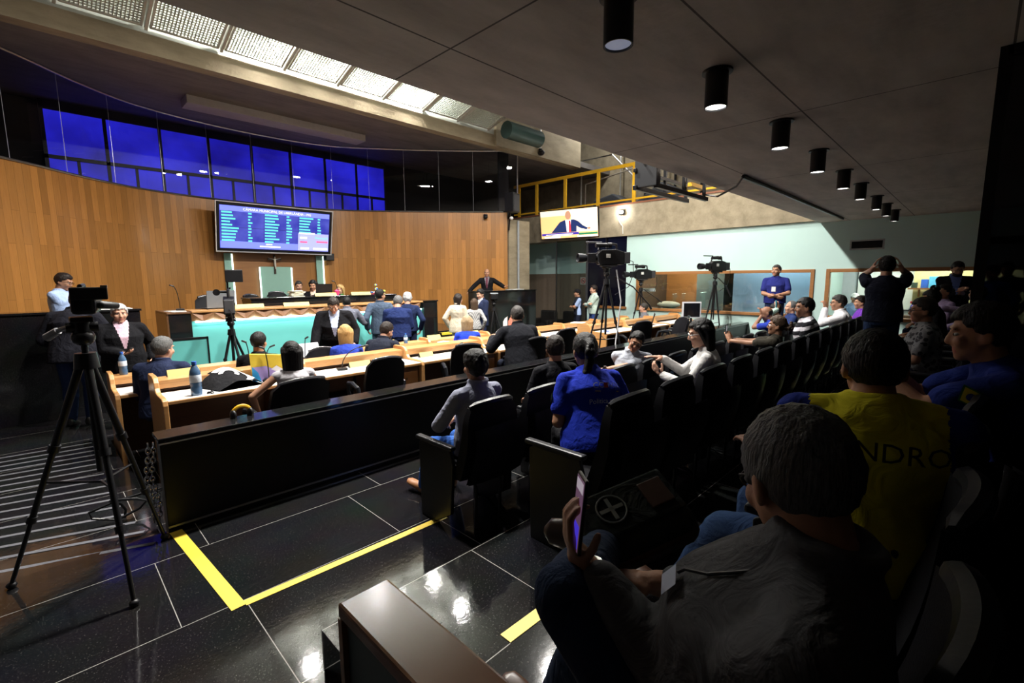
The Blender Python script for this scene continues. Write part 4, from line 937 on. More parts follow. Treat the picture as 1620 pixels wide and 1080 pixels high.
# ================================================================== CAMERAS ON TRIPODS
def tripod(name, label, base, zh, feet, rz=0, col_r=.016, cable=False):
    """base (x,y,floor z); zh height of the head plate; feet list of local (x,y)"""
    t = thing('tripod', label, 'tripod', base); top = zh-.14; leg0 = top-.12
    for (x, y) in feet:
        d = np.array((x, y, 0.))-np.array((0, 0, leg0)); a = np.array((0.05*x, .05*y, leg0)); e = np.array((x, y, .02))
        m = MB(); k1 = a+(e-a)*.38; k2 = a+(e-a)*.7
        m.cyl(a, k1, .021, .02, 10); m.cyl(k1-(e-a)*.01, k1+(e-a)*.02, .028, .028, 10); m.cyl(k1, k2, .016, .016, 10); m.cyl(k2-(e-a)*.01, k2+(e-a)*.018, .024, .024, 10); m.cyl(k2, e, .012, .012, 10)
        o = m.build('leg', M_blackm, t, smooth=True)
        m = MB(); m.ell((e[0], e[1], .018), (.026, .026, .02), nu=10, nv=6); m.build('rubber_foot', M_blackp, o, smooth=True)
    m = MB(); m.cyl((0, 0, leg0*.5), (0, 0, top), col_r); m.cyl((0, 0, leg0-.04), (0, 0, leg0+.05), .06, .05, 16); m.build('centre_column', M_blackm, t, smooth=True)
    m = MB(); n = leg0*.45
    for (x, y) in feet: m.cyl((0, 0, n), (x*.55, y*.55, leg0*.47), .008, n=6)
    m.build('spreader', M_blackm, t, smooth=True)
    m = MB(); m.ell((0, 0, top+.02), (.055, .055, .05)); m.cyl((0, 0, top+.04), (0, 0, top+.11), .045, .04, 14); m.cyl((-.07, 0, top+.08), (.07, 0, top+.08), .03, n=12); m.build('fluid_head', M_blackm, t, smooth=True)
    m = MB(); m.box((-.05, -.07, top+.11), (.05, .07, top+.14)); m.build('mount_plate', M_blackp, t, bevel=.005)
    return t
def pan_handle(t, pts, m_=None, r=.012):
    m = MB(); m.tube(pts, r, 8); m.cyl(pts[-2], pts[-1], r*1.5, r*1.7, 10); m.build('pan_handle', m_ or M_blackp, t, smooth=True)
def eng_camera(label, loc, rz, s=1.0, sticker=True):
    """shoulder camera, lens towards +Y"""
    t = thing('video_camera', label, 'camera', loc, rz); t.scale = (s, s, s)
    m = MB(); m.prism([(-.26, .03), (.14, .03), (.17, .08), (.17, .2), (.1, .25), (-.12, .26), (-.26, .22)], -.062, .062, 0); m.build('body', M_blackp, t, bevel=.012)
    m = MB(); m.box((-.055, -.36, .05), (.055, -.26, .22)); m.build('battery', M_darkgrey, t, bevel=.01)
    m = MB(); m.lathe([(.05, 0), (.055, .08), (.048, .1), (.048, .17), (.06, .19), (.068, .24), (.07, .31), (.06, .31), (.05, .28), (.001, .28)], (0, .16, .13), 20, rot('X', -90)); m.build('lens', M_shell, t, smooth=True)
    m = MB(); m.box((-.07, .2, .06), (-.045, .34, .2)); m.build('lens_grip', M_blackp, t, bevel=.01)
    m = MB(); m.tube([(0, -.16, .25), (0, -.15, .33), (0, -.05, .345), (0, .1, .335), (0, .14, .25)], .016, 8); m.build('carry_handle', M_blackp, t, smooth=True)
    m = MB(); m.cyl((-.0, .14, .31), (-.16, .16, .31), .014, n=8); m.cyl((-.13, .24, .31), (-.13, .06, .31), .034, .03, 14); m.cyl((-.13, .06, .31), (-.13, .0, .31), .04, .042, 14); m.build('viewfinder', M_blackp, t, smooth=True)
    m = MB(); m.cyl((.02, .08, .36), (.02, .34, .36), .012, n=10); m.build('top_microphone', M_blackp, t, smooth=True)
    m = MB(); m.prism([(-.16, -.0), (.1, -.0), (.1, .03), (-.16, .03)], -.05, .05, 0); m.build('shoulder_pad', M_darkgrey, t, bevel=.01)
    if sticker:
        m = MB(); m.box((-.0645, -.03, .13), (-.0622, .04, .19)); m.box((.0622, -.03, .13), (.0645, .04, .19)); m.build('white_sticker', M_white, t)
    m = MB(); m.tube([(.0, -.36, .1), (.02, -.44, .08), (.03, -.46, -.1), (.02, -.38, -.3), (.01, -.15, -.42)], .006, 6); m.build('cable', M_blackp, t, smooth=True)
    return t
# tall tripod in the aisle
tb = (7.0, 4.62, PF1); zt = 2.0
t = tripod('tall', 'tallest black tripod standing behind the parapet with a large video camera', tb, zt-PF1, [(-.56, .2), (.2, -.36), (.36, .42)], col_r=.02)
pan_handle(t, [(.1, -.1, 1.93), (.3, -.35, 1.75), (.48, -.56, 1.45), (.5, -.6, 1.36)])
eng_camera('large video camera with white sticker on the tallest tripod, lens pointing left', (tb[0], tb[1], zt), R(58), 1.15)
tag(MB().tube([(7.12, 4.5, 1.95), (7.16, 4.42, 1.4), (7.05, 4.4, 1.0), (6.85, 4.34, .5), (6.8, 4.3, 0)], .012, 6).build('grey_cable', mat('grey cable sheath', (.4, .4, .42), .5), smooth=True), 'pale grey cable running down from the large video camera', 'cable')
tb = (10.2, 5.05, PF1)
t = tripod('m', 'tripod in front of the left part of the control room window', (11.95, 6.75, PF2), 2.0, [(-.3, .25), (.05, -.34), (.3, .2)])
pan_handle(t, [(.05, -.05, 1.75), (.25, -.35, 1.5), (.33, -.48, 1.38)])
eng_camera('video camera with white sticker in front of the wooden cupboards of the control room', (11.95, 6.75, PF2+2.0), R(62), 1.18)
t = tripod('r', 'tripod in front of the middle of the control room window', (11.55, 4.54, PF1), 2.03, [(-.36, .2), (.05, -.24), (.38, .25)])
pan_handle(t, [(.05, -.05, 1.9), (.18, -.2, 1.7), (.24, -.3, 1.45)])
eng_camera('video camera above the middle of the control room window, next to the navy shirted man', (11.55, 4.54, PF1+2.03), R(66), 1.08)
# dais tripod: camera seen from behind, monitor on top
t = tripod('d', 'black tripod standing between the desks and the teal dais front', (2.1, 8.35, PF3), 1.37, [(-.32, -.12), (.1, -.34), (.42, .2)], col_r=.022)
c = eng_camera('video camera with top monitor facing the teal dais front', (2.1, 8.35, PF3+1.37), R(-15), 1.2, False)
m = MB(); m.box((-.01, -.05, .34), (.01, -.03, .46)); m.build('monitor_arm', M_blackm, c); m = MB(); m.box((-.02, -.1, .44), (.18, -.05, .6)); m.build('monitor', M_blackp, c, bevel=.008)
# orator camera
t = tripod('o', 'slim grey tripod in front of the right tribune', (8.3, 8.9, PF3), 1.4, [(-.3, -.1), (.15, -.35), (.4, .2)])
c = thing('video_camera', 'small camcorder on the slim tripod aimed at the orator', 'camera', (8.3, 8.9, PF3+1.4), R(-35))
m = MB(); m.box((-.09, -.12, 0), (.09, .16, .15)); m.build('body', M_blackp, c, bevel=.015); m = MB(); m.cyl((0, .15, .08), (0, .24, .08), .045); m.build('lens', M_shell, c, smooth=True); m = MB(); m.box((-.1, -.12, .15), (.1, .02, .17)); m.build('top_plate', mat('pale top', (.4, .45, .5), .5), c)
# foreground-left tripod
tb = (.16, 3.66, 0); zt = 1.6
t = tripod('f', 'tall black tripod on the ramp in the left foreground', tb, zt, [(-.44, .26), (.05, -.46), (.30, .26)])
pan_handle(t, [(-.03, 0, 1.56), (-.06, .05, 1.54), (-.1, .09, 1.52), (-.15, .14, 1.48)], mat('pale grey handle', (.3, .3, .32), .35), .014)  # handle paler than the black ones on the other tripods
c = thing('video_camera', 'black camcorder with open viewing screen on the left foreground tripod', 'camera', (tb[0]+.03, tb[1]-.02, zt), R(-8))
m = MB(); m.box((-.055, -.16, .02), (.055, .14, .15)); m.build('body', M_blackp, c, bevel=.02); m = MB(); m.cyl((0, .12, .09), (0, .24, .09), .045, .055); m.build('lens', M_blackp, c, smooth=True)
m = MB(); m.box((-.05, -.18, .1), (.11, -.16, .17)); m.build('viewing_screen', M_blackp, c, bevel=.008); m = MB(); m.box((.08, -.175, .165), (.11, -.155, .18)); m.build('screen_hinge', M_steel, c)
m = MB(); m.tube([(-.01, -.1, .14), (-.01, -.1, .175), (-.01, .06, .18), (-.01, .1, .14)], .012, 8); m.build('carry_handle', M_blackp, c, smooth=True)
m = MB(); m.capsule((.07, -.12, .07), (.13, -.04, .06), .024, .02); m.build('eyepiece', M_blackp, c, smooth=True)
# ================================================================== UPPER GALLERY, HANGING THINGS
t = thing('guard_railing', 'yellow steel railing along the top of the concrete beam', 'railing', (XG+.15, 0, 3.98))
m = MB(); m.box((-.03, 7.0, 1.06), (.03, 12.3, 1.16)); m.build('top_rail', M_yrail, t, bevel=.004)
m = MB(); m.box((-.02, 4.4, .1), (.02, 12.3, .15)); m.build('bottom_rail', M_yrail, t)
for y in (12.05, 11.2, 9.95, 8.65, 7.4): m = MB(); m.box((-.03, y-.05, 0), (.03, y+.05, 1.07)); m.build('post', M_yrail, t, bevel=.004)
def srail(name, pts, r, label):
    tag(MB().tube(pts, r, 8).build(name, M_steel, smooth=True), label, 'handrail')
srail('steel_handrail', [(14.3, 10.6, 3.6), (14.3, 10.6, 6.0), (14.3, 9.3, 6.0), (14.3, 8.2, 4.9), (14.3, 7.4, 4.6)], .03, 'steel stair handrail with bent top behind the yellow railing')
srail('steel_handrail', [(13.6, 9.9, 3.6), (13.6, 9.9, 5.0), (13.6, 7.2, 5.35)], .025, 'thin sloping steel handrail behind the middle yellow post')
srail('steel_handrail', [(15.0, 9.4, 3.6), (15.0, 9.4, 6.75), (15.0, 8.0, 6.75), (15.0, 8.0, 3.6)], .03, 'high square steel guard rail against the upper concrete wall')
m = MB(); m.prism([(7.0, 3.6), (10.4, 3.6), (10.2, 4.6), (9.4, 4.75), (8.6, 4.3), (7.6, 4.9), (7.0, 4.6)], 14.5, 15.1, 0); tag(m.build('covered_machine', mat('dark grey cover', (.05, .055, .065), .6), bevel=.05), 'dark covered machine behind the yellow railing', 'machine')
t = thing('loudspeaker', 'black loudspeaker on a bracket at the right end of the glass band', 'loudspeaker', (10.25, 10.12, 3.78), R(15)); m = MB(); m.box((-.2, -.14, 0), (.2, .14, .55)); m.build('cabinet', M_blackp, t, bevel=.01); m = MB(); m.box((-.17, -.15, .03), (.17, -.139, .5)); m.build('grille', M_darkgrey, t); m = MB(); m.tube([(0, .1, .1), (.2, .2, 0), (.2, .25, -.5)], .025, 8); m.build('bracket', M_blackm, t)
t = thing('loudspeaker', 'small black loudspeaker below the right corner of the display board', 'loudspeaker', (6.02, 13.32, 2.36)); m = MB(); m.box((-.12, 0, 0), (.12, .2, .2)); m.build('cabinet', M_blackp, t, bevel=.01); m = MB(); m.box((-.1, -.006, .02), (.1, 0, .18)); m.build('grille', M_darkgrey, t)
t = thing('dome_camera', 'small dark camera under the glass band on the plank wall', 'camera', (9.75, 10.78, 3.66)); m = MB(); m.ell((0, 0, 0), (.07, .07, .06)); m.box((-.05, -.05, .04), (.05, .05, .08)); m.build('housing', M_blackp, t, smooth=True)
t = thing('wall_spot', 'small white wall spot beside the black loudspeaker', 'lamp', (10.28, 10.2, 3.62)); m = MB(); m.ell((0, 0, 0), (.06, .06, .05)); m.build('housing', mat('white plastic', (.8, .8, .8), .4), t, smooth=True)
t = thing('pole_camera', 'security camera hanging from a pole on the concrete end wall', 'camera', (11.2, 9.85, 5.6)); m = MB(); m.cyl((0, 0, .1), (0, 0, .75), .025); m.build('pole', M_steel, t, smooth=True); m = MB(); m.ell((0, -.03, 0), (.09, .12, .08)); m.cyl((0, 0, 0), (0, 0, .12), .06); m.build('housing', M_blackp, t, smooth=True)
m = MB(); m.cyl((9.1, 9.2, 5.7), (10.4, 9.2, 5.7), .22, n=18); tag(m.build('ceiling_duct', mat('dark green duct', (.02, .05, .045), .5), smooth=True), 'dark green round duct right of the last ceiling grate', 'duct')
t = thing('projector_rack', 'black steel rack with a pale tube hanging off the edge of the slab', 'rack', (0, 0, 0)); m = MB()
for x in (5.1, 5.75, 6.35):
    for y in (2.70, 2.95): m.box((x-.018, y-.018, 2.84), (x+.018, y+.018, 3.42))
    m.box((x-.018, 2.6, 3.39), (x+.018, 2.97, 3.43))
m.box((5.05, 2.68, 2.82), (6.45, 2.73, 2.87)); m.box((5.0, 2.92, 2.82), (6.4, 2.97, 2.87));  m.box((5.0, 2.93, 3.02), (6.4, 2.97, 3.06)); m.build('frame', M_blackm, t, bevel=.003)
m = MB(); m.box((5.02, 2.68, 2.84), (5.08, 2.96, 3.2)); m.build('side_plate', mat('dark slate plate', (.012, .013, .017), .5), t, bevel=.006)
m = MB(); m.cyl((4.98, 2.85, 3.12), (6.33, 2.85, 3.12), .014, n=8); m.build('tube', M_white, t, smooth=True)
m = MB(); m.box((6.2, 2.8, 3.0), (6.6, 2.86, 3.05)); m.build('yellow_clamp', M_yrail, t)
srail_pts = [(6.38, 2.72, 2.9), (6.3, 2.5, 2.84), (6.1, 2.2, 2.9), (5.96, 2.08, 2.97)]
tag(MB().tube(srail_pts, .012, 6).build('black_cable', M_blackp, smooth=True), 'black cable sagging between the hanging rack and the ceiling conduit', 'cable')
tag(MB().tube([(5.96, 2.08, 2.975), (8.0, 2.08, 2.975), (11.7, 2.09, 2.975)], .022, 6).build('ceiling_conduit', M_blackp, smooth=True), 'black conduit running along the underside of the slab', 'pipe')
def vent(y0, y1, z0, z1, label):
    t = thing('air_vent', label, 'vent', (XG, (y0+y1)/2, z0)); w = (y1-y0)/2; h = z1-z0; m = MB(); b = .03
    m.box((-.02, -w, 0), (.0, -w+b, h)); m.box((-.02, w-b, 0), (.0, w, h)); m.box((-.02, -w, 0), (0, w, b)); m.box((-.02, -w, h-b), (0, w, h)); m.build('frame', mat('pale vent frame', (.4, .42, .42), .5), t)
    m = MB()
    for k in range(6): z = b+(h-2*b)*k/6; m.add([(-.016, -w+b, z), (-.004, -w+b, z+.02), (-.004, w-b, z+.02), (-.016, w-b, z)], [(0, 1, 2, 3)])
    m.box((-.003, -w+b, b), (-.001, w-b, h-b)); m.build('louvre', M_blackm, t)
vent(1.46, 2.05, 2.37, 2.58, 'air vent grille above the small office window'); vent(-.52, .1, 2.35, 2.54, 'air vent grille seen through the tinted screen at right')
t = thing('no_smoking_sign', 'square no smoking sign on the brown recess wall', 'sign', (13.48, 9.85, 1.72), -PI/2)
m = MB(); m.box((-.13, 0, -.13), (.13, .012, .13)); m.build('sign_plate', mat('pale sign plate', (.55, .5, .45), .5), t)
m = MB(); m.tube([(.085*math.cos(a), -.004, .085*math.sin(a)) for a in np.linspace(0, 2*PI, 25)], .012, 6); m.cyl((-.06, -.004, .06), (.06, -.004, -.06), .01, n=6); m.build('prohibition_ring', M_red, t, smooth=True)
m = MB(); m.box((-.05, -.003, -.015), (.04, 0, .015)); m.build('cigarette', M_blackp, t)
# crucifix
t = thing('crucifix', 'dark wooden crucifix with pale figure above the green niche', 'crucifix', (4.6, onwall(4.6)-.2, 1.98))
m = MB(); m.box((-.025, 0, 0), (.025, .03, .52)); m.box((-.17, 0, .36), (.17, .03, .41)); m.build('cross', mat('dark cross wood', (.035, .02, .012), .5), t, bevel=.004)
m = MB(); m.capsule((0, -.02, .39), (0, -.03, .25), .03, .024, 10); m.capsule((0, -.025, .25), (.008, -.03, .13), .026, .014, 10); m.ell((0, -.035, .43), (.022, .024, .03)); m.capsule((-.025, -.02, .385), (-.15, -.012, .42), .012, .009, 8); m.capsule((.025, -.02, .385), (.15, -.012, .42), .012, .009, 8); m.build('figure', mat('ivory figure', (.6, .55, .48), .5), t, smooth=True)
# small wooden shelf at the far left on the plank wall
m = MB(); m.box((-.6, -.1, 0), (.12, .1, .05)); o = m.build('wall_ledge', mat('red brown ledge', (.25, .06, .03), .5), loc=(-.62, 10.98, 2.1)); tag(o, 'short red brown ledge at the far left of the plank wall', 'shelf')
# ---- office behind the right window
t = thing('whiteboard', 'whiteboard on the back wall of the small office', 'whiteboard', (14.57, 1.62, 1.02), -PI/2); m = MB(); m.box((-.55, 0, 0), (.55, .02, 1.05)); m.build('board', M_white, t); m = MB(); m.box((-.57, -.01, -.03), (.57, .03, 0)); m.box((-.57, -.01, 1.05), (.57, .03, 1.08)); m.box((-.57, -.01, 0), (-.55, .03, 1.05)); m.build('frame', M_darkgrey, t)
t = thing('wall_shelf', 'brown shelf with blue boxes on the yellow office wall', 'shelf', (13.72, .62, 1.52)); m = MB(); m.box((-.15, -.45, 0), (.15, .5, .03)); m.build('board', M_trim, t); m = MB(); m.box((-.02, -.3, -.16), (.14, -.27, 0)); m.box((-.02, .3, -.16), (.14, .33, 0)); m.build('bracket', M_trim, t)
for k, (y, w, h, cc, lb) in enumerate(((-.12, .07, .2, (.75, .78, .8), 'white carton at the right end of the office shelf'), (.02, .06, .19, (.04, .1, .45), 'dark blue carton beside the white carton'), (.17, .09, .25, (.12, .5, .8), 'light blue container in the middle of the office shelf'), (.33, .06, .19, (.03, .12, .5), 'dark blue carton left of the light blue container'), (.5, .05, .12, (.03, .06, .04), 'small dark green tin at the left of the office shelf'))):
    o = MB().box((-.08, -w, 0), (.08, w, h)).build('carton', mat('carton %d' % k, cc, .5, var=.3, vs=25), loc=(13.72, y+.52, 1.55), bevel=.006); tag(o, lb, 'box', None)
t = thing('fire_extinguisher', 'red extinguisher like bottle by the yellow office wall', 'extinguisher', (13.6, 1.0, .95)); t.scale = (.62, .62, .62); m = MB(); m.lathe([(.001, 0), (.08, 0), (.08, .3), (.05, .38), (.03, .4), (.03, .44)], n=16); m.build('cylinder', mat('dark blue red bottle', (.08, .06, .3), .4), t, smooth=True); m = MB(); m.box((-.05, -.1, .42), (.05, .08, .5)); m.build('valve', M_red, t, bevel=.01)
o = MB().box((-.15, -1.0, -.7), (.15, 1.0, .05)).build('office_counter', M_wood_d, loc=(13.5, .4, .9)); tag(o, 'dark counter board under the yellow office wall', 'counter')
o = MB().box((-.08, -.1, 0), (.08, .1, .1)).build('carton', mat('green carton', (.1, .35, .08), .5), loc=(13.5, .86, .95), bevel=.006); tag(o, 'green carton on the office counter under the shelf', 'box')
# control room shapes
o = MB().ell((0, 0, .09), (.2, .35, .1)).build('covered_console', cloth('beige sheet', (.4, .38, .3)), loc=(12.85, 6.35, .95), smooth=2); tag(o, 'console under a beige cover behind the control room glass', 'console')
o = MB().box((12.6, 5.0, .2), (13.2, 7.2, .93)).build('control_desk', M_darkgrey); tag(o, 'dark control desk behind the window glass', 'desk')
o = MB().box((-.05, -.2, 0), (.05, .2, .3)).build('window_notice', M_white, loc=(12.475, 6.78, 1.42)); o.scale = (.1, 1, .3); tag(o, 'white notice behind the control room glass at its left end', 'paper')
# ================================================================== PEOPLE
V3 = lambda *a: np.array(a, float)
SKINS = {'l': skin('fair skin', (.52, .29, .2)), 'm': skin('tan skin', (.40, .205, .125)), 'b': skin('brown skin', (.23, .11, .065))}
M_eye = mat('eye white', (.42, .4, .38), .35); M_iris = mat('dark iris', (.02, .012, .01), .2); M_lip = mat('lip skin', (.38, .13, .1), .5)
HAIRS = {}
def hairm(name, c):
    if name not in HAIRS:
        m, t, p = nt(name); p.inputs['Roughness'].default_value = .55; p.inputs['Specular IOR Level'].default_value = .28
        tc = N(t, 'ShaderNodeTexCoord'); mp = N(t, 'ShaderNodeMapping'); mp.inputs['Scale'].default_value = (70, 70, 9); L(t, tc, 'Object', mp, 'Vector')
        no = N(t, 'ShaderNodeTexNoise', Scale=2., Detail=4.); L(t, mp, 'Vector', no, 'Vector')
        mx = N(t, 'ShaderNodeMix', data_type='RGBA'); mx.inputs[6].default_value = c4([x*.5 for x in c]); mx.inputs[7].default_value = c4([x*1.5 for x in c]); L(t, no, 'Fac', mx, 0); t.links.new(mx.outputs[2], p.inputs['Base Color'])
        b = N(t, 'ShaderNodeBump', Strength=.7, Distance=.01); L(t, no, 'Fac', b, 'Height'); L(t, b, 'Normal', p, 'Normal'); HAIRS[name] = m
    return HAIRS[name]
HB = hairm('black hair', (.005, .004, .004)); HD = hairm('dark brown hair', (.014, .008, .006)); HG = hairm('grey hair', (.1, .1, .1)); HW = hairm('white grey hair', (.42, .42, .42)); HL = hairm('blonde hair', (.42, .26, .1)); HA = hairm('ash blonde hair', (.3, .22, .13)); HX = hairm('brown grey hair', (.03, .026, .024)); HBR = hairm('curly brown hair', (.06, .035, .02))
JOBS = []          # (volume, voxel, smooth, callback)
def Rzyx(yaw, pitch, roll=0):
    # yaw + to the left (CCW), pitch + forward/down, roll + to the right
    return rot('Z', yaw)@rot('X', -pitch)@rot('Y', roll)
def ik(S_, T, l1, l2, pole):
    d = T-S_; D = np.linalg.norm(d); D2 = min(D, (l1+l2)*.995); d = d/(D+1e-9); T2 = S_+d*D2
    a = (l1*l1-l2*l2+D2*D2)/(2*D2); h = math.sqrt(max(l1*l1-a*a, 0)); p = np.array(pole, float); p = p-d*(p@d); p /= np.linalg.norm(p)+1e-9
    return S_+d*a+p*h, T2
def person(label, at, z, heading, sit=False, s=1.0, lean=0, side=0, twist=0, head=(0, 0, 0), skin_='m', fat=1.0, fem=False,
           hair='short', hm=None, top=None, sleeve='long', inner=None, tie=None, jacket=False, collar=None, pants=None, shoes=None, rh=None, lh=None, rhd=None, lhd=None, rhn=None, lhn=None,
           curl=(.5, .5), feet=None, glasses=False, beard=False, cap=None, voxel=.011, recline=0, sleeve_m=None, seat_h=.45, cat='person', group=None, pants_m2=None, crop=None, elbow=(None, None), wr=0, knees=None, trim_m=None, neck=0):
    rt = thing('person', label, 'person', (0, 0, 0), 0, group); rt.scale = (s, s, s)
    hipz = seat_h/s+.085 if sit else .90
    P = V3(0, 0, hipz)
    if sit and recline: lean = -recline
    Rl = Rzyx(twist*.4, lean*.75, side*.6); Rt = Rzyx(twist, lean*1.1, side)
    waist = P+Rl@V3(0, 0, .2)
    def sp(h): return P+Rl@V3(0, 0, h) if h <= .2 else waist+Rt@V3(0, 0, h-.2)
    def RM(h): return Rl if h < .14 else Rt
    sw = .155 if fem else .178
    sec = [(-.09, .11, .10, 0), (0, .165, .118, 0), (.08, .165, .118, 0), (.2, .145, .11, 0), (.33, .163, .122, .008), (.405, .165, .108, 0), (.455, .125, .085, -.006), (.485, .085, .068, -.006), (.515, .06, .058, 0)]
    if fem: sec = [(-.09, .11, .1, 0), (0, .175, .12, 0), (.08, .165, .115, 0), (.2, .125, .098, 0), (.33, .145, .118, .018), (.405, .142, .098, 0), (.455, .105, .075, -.005), (.485, .07, .058, -.005), (.515, .05, .048, 0)]
    def ring(h, rx, ry, dy, inf, n=18):
        R_ = RM(h); c = sp(h); ff = fat if h < .4 else 1+(fat-1)*.45
        bel = .055*max(0, fat-1)*math.exp(-((h-.16)/.14)**2)*2
        return [c+R_@V3((rx*ff+inf)*math.cos(a), dy+bel+(ry*(ff if h < .4 else ff)**1.25+inf)*math.sin(a), 0) for a in np.linspace(0, 2*PI, n, endpoint=False)]
    SJ = {1: sp(.428)+Rt@V3(sw*(1+(fat-1)*.35), 0, 0), -1: sp(.428)+Rt@V3(-sw*(1+(fat-1)*.35), 0, 0)}
    af = 1+(fat-1)*.55; af = af*(.87 if fem else 1)
    # legs
    LEG = {}
    for sx in (1, -1):
        hj = P+V3(sx*.088, 0, -.0)
        ft = None if feet is None else feet[0 if sx == 1 else 1]
        if ft is None: ft = V3(sx*.12, .44, .085) if sit else V3(sx*.1, -.01, .085)
        ft = V3(*ft); kp = V3(sx*.12, 1, .6) if sit else V3(sx*.15, 1, 0)
        if knees is not None and knees[0 if sx == 1 else 1] is not None: kp = V3(*knees[0 if sx == 1 else 1])
        k, ft = ik(hj, ft, .42, .405, kp); LEG[sx] = (hj, k, ft)
    # arms
    ARM = {}; HAND = {}
    for sx in (1, -1):
        tg = rh if sx == 1 else lh; S_ = SJ[sx]
        if tg is None: tg = (sx*.13, .33, hipz+.1) if sit else (sx*(sw+.075+.04*(fat-1)), .03, hipz-.02)
        pl = elbow[0 if sx == 1 else 1]
        pl = V3(*pl) if pl is not None else V3(sx*.55, -.7, -.6)
        e, w = ik(S_, V3(*tg), .285, .255, pl); ARM[sx] = (S_, e, w)
        dd = rhd if sx == 1 else lhd; nn_ = rhn if sx == 1 else lhn
        d = V3(*dd) if dd is not None else (w-e); d = d/np.linalg.norm(d)
        n_ = V3(*nn_) if nn_ is not None else (V3(0, 0, -1) if sit else V3(-sx, 0, 0)); n_ = n_-d*(n_@d)
        if np.linalg.norm(n_) < .1: n_ = np.cross(d, V3(1, 0, 0))
        n_ /= np.linalg.norm(n_); t_ = np.cross(d, n_)*(1 if sx == 1 else -1); HAND[sx] = (w, d, n_, t_)
    def surf(x, h, sgn, off=.006):
        hs_ = [q[0] for q in sec]; rx = np.interp(h, hs_, [q[1] for q in sec]); ry = np.interp(h, hs_, [q[2] for q in sec]); dy = np.interp(h, hs_, [q[3] for q in sec])
        ff = fat if h < .4 else 1+(fat-1)*.45; inf = .026 if jacket else .013; bel = .055*max(0, fat-1)*math.exp(-((h-.16)/.14)**2)*2
        a = rx*ff+inf; y = dy+bel+sgn*(ry*ff**1.25+inf+off)*math.sqrt(max(.05, 1-(x/a)**2)); return sp(h)+RM(h)@V3(x, y, 0)
    # ---- body volume
    B = MB()
    B.loft([ring(h, rx*.93, ry*.9, dy, -.012) for h, rx, ry, dy in sec])
    nb = sp(.49); HP = sp(.515+neck); Rh = Rzyx(*head); HC = HP+Rh@V3(0, .018, .118)
    B.capsule(nb, HP+Rh@V3(0, 0, .07), .052 if fem else .06*(1+.2*(fat-1)), .05 if fem else .056, 14)
    for sx in (1, -1):
        S_, e, w = ARM[sx]; q = (HAND[sx][1])
        B.capsule(sp(.455)+Rt@V3(sx*.05, 0, 0), S_, .05*af, .048*af); B.capsule(S_, e, .048*af, .041*af); B.capsule(e, w, .042*af, .028*af)
        hj, k, f_ = LEG[sx]; B.capsule(hj, k, .075*af, .052*af); B.capsule(k, f_, .05*af, .035)
    # head
    hl = lambda x, y, z: HC+Rh@V3(x, y, z); wf = 1+.1*(fat-1)
    B.ell(hl(0, -.012, .028), (.074*wf, .093, .092), Rh, 20, 14); B.ell(hl(0, .022, -.035), (.061*wf*(1+.15*(fat-1)), .07, .083), Rh, 18, 12); B.ell(hl(0, .066, -.092), (.03*wf, .025, .022), Rh)
    for sx in (1, -1):
        B.ell(hl(sx*.036*wf, .066, -.025), (.028*wf, .024, .03), Rh); B.ell(hl(sx*.028, .08, .033), (.03, .012, .009), Rh)
        B.ell(hl(sx*.075*wf, -.012, -.012), (.011, .023, .034), Rh@rot('Z', sx*22), 12, 8)
        B.ell(hl(sx*.071*wf, -.004, -.03), (.01, .012, .014), Rh, 10, 6)
    B.capsule(hl(0, .084, .02), hl(0, .104, -.022), .009, .013); B.ell(hl(0, .096, -.03), (.018, .014, .009), Rh)
    B.capsule(hl(-.018, .083, -.056), hl(.018, .083, -.056), .008, .008, 8); B.capsule(hl(-.014, .083, -.068), hl(.014, .083, -.068), .009, .009, 8)
    # hands
    for sx in (1, -1):
        w, d, n_, t_ = HAND[sx]; cu_ = curl[0 if sx == 1 else 1]; hs = (.9 if fem else 1)*(1.0)
        Mh = np.stack([t_, d, n_], 1)
        B.ell(w+d*.052*hs, (.041*hs, .05*hs, .017), Mh, 14, 10); B.capsule(w-d*.02, w+d*.03, .027, .026)
        for k in range(4):
            b = w+d*(.086-.004*abs(k-1.3))*hs+t_*(.030-.0205*k)*hs; Ls = np.array((.043, .026, .021))*(1.0, 1.1, 1.04, .84)[k]*hs; ang = 6+cu_*40; dirv = rotv(d, t_*(1 if sx == 1 else -1), 0)
            for i in range(3):
                a_ = ang*(.55 if i == 0 else 1)+(cu_*38*i); v_ = d*math.cos(R(a_))+n_*math.sin(R(a_))+t_*(.09-.06*k)*(1-cu_); v_ /= np.linalg.norm(v_)
                e2 = b+v_*Ls[i]; B.capsule(b, e2, .0092-.0008*i, .0088-.0008*i, 8); b = e2
        b = w+d*.022*hs+t_*.026*hs; v_ = d*.62+t_*(.72-.35*cu_)+n_*(.28+.55*cu_); v_ /= np.linalg.norm(v_); e2 = b+v_*.048*hs; B.capsule(b, e2, .0125, .0105, 8)
        v2 = v_*.6+d*.55+n_*(.12+.3*cu_); v2 /= np.linalg.norm(v2); B.capsule(e2, e2+v2*.034*hs, .0105, .0085, 8)
    sk = SKINS[skin_] if skin_ in SKINS else skin_
    def body_cb(me):
        o = place(me, 'body', [sk, M_lip, M_eye, M_iris, hm or HB], rt)
        v = np.empty(len(me.vertices)*3, 'f'); me.vertices.foreach_get('co', v); v = v.reshape(-1, 3); q = (v-HC)@Rh
        n = len(me.polygons); idx = np.zeros(n, int); cen = np.empty(n*3, 'f'); me.polygons.foreach_get('center', cen); c = (cen.reshape(-1, 3)-HC)@Rh
        idx[(abs(c[:, 0]) < .024) & (c[:, 1] > .078) & (c[:, 2] < -.048) & (c[:, 2] > -.077)] = 1
        me.polygons.foreach_set('material_index', idx)
        # eyes and brows joined to the same mesh
        bm = bmesh.new(); bm.from_mesh(me)
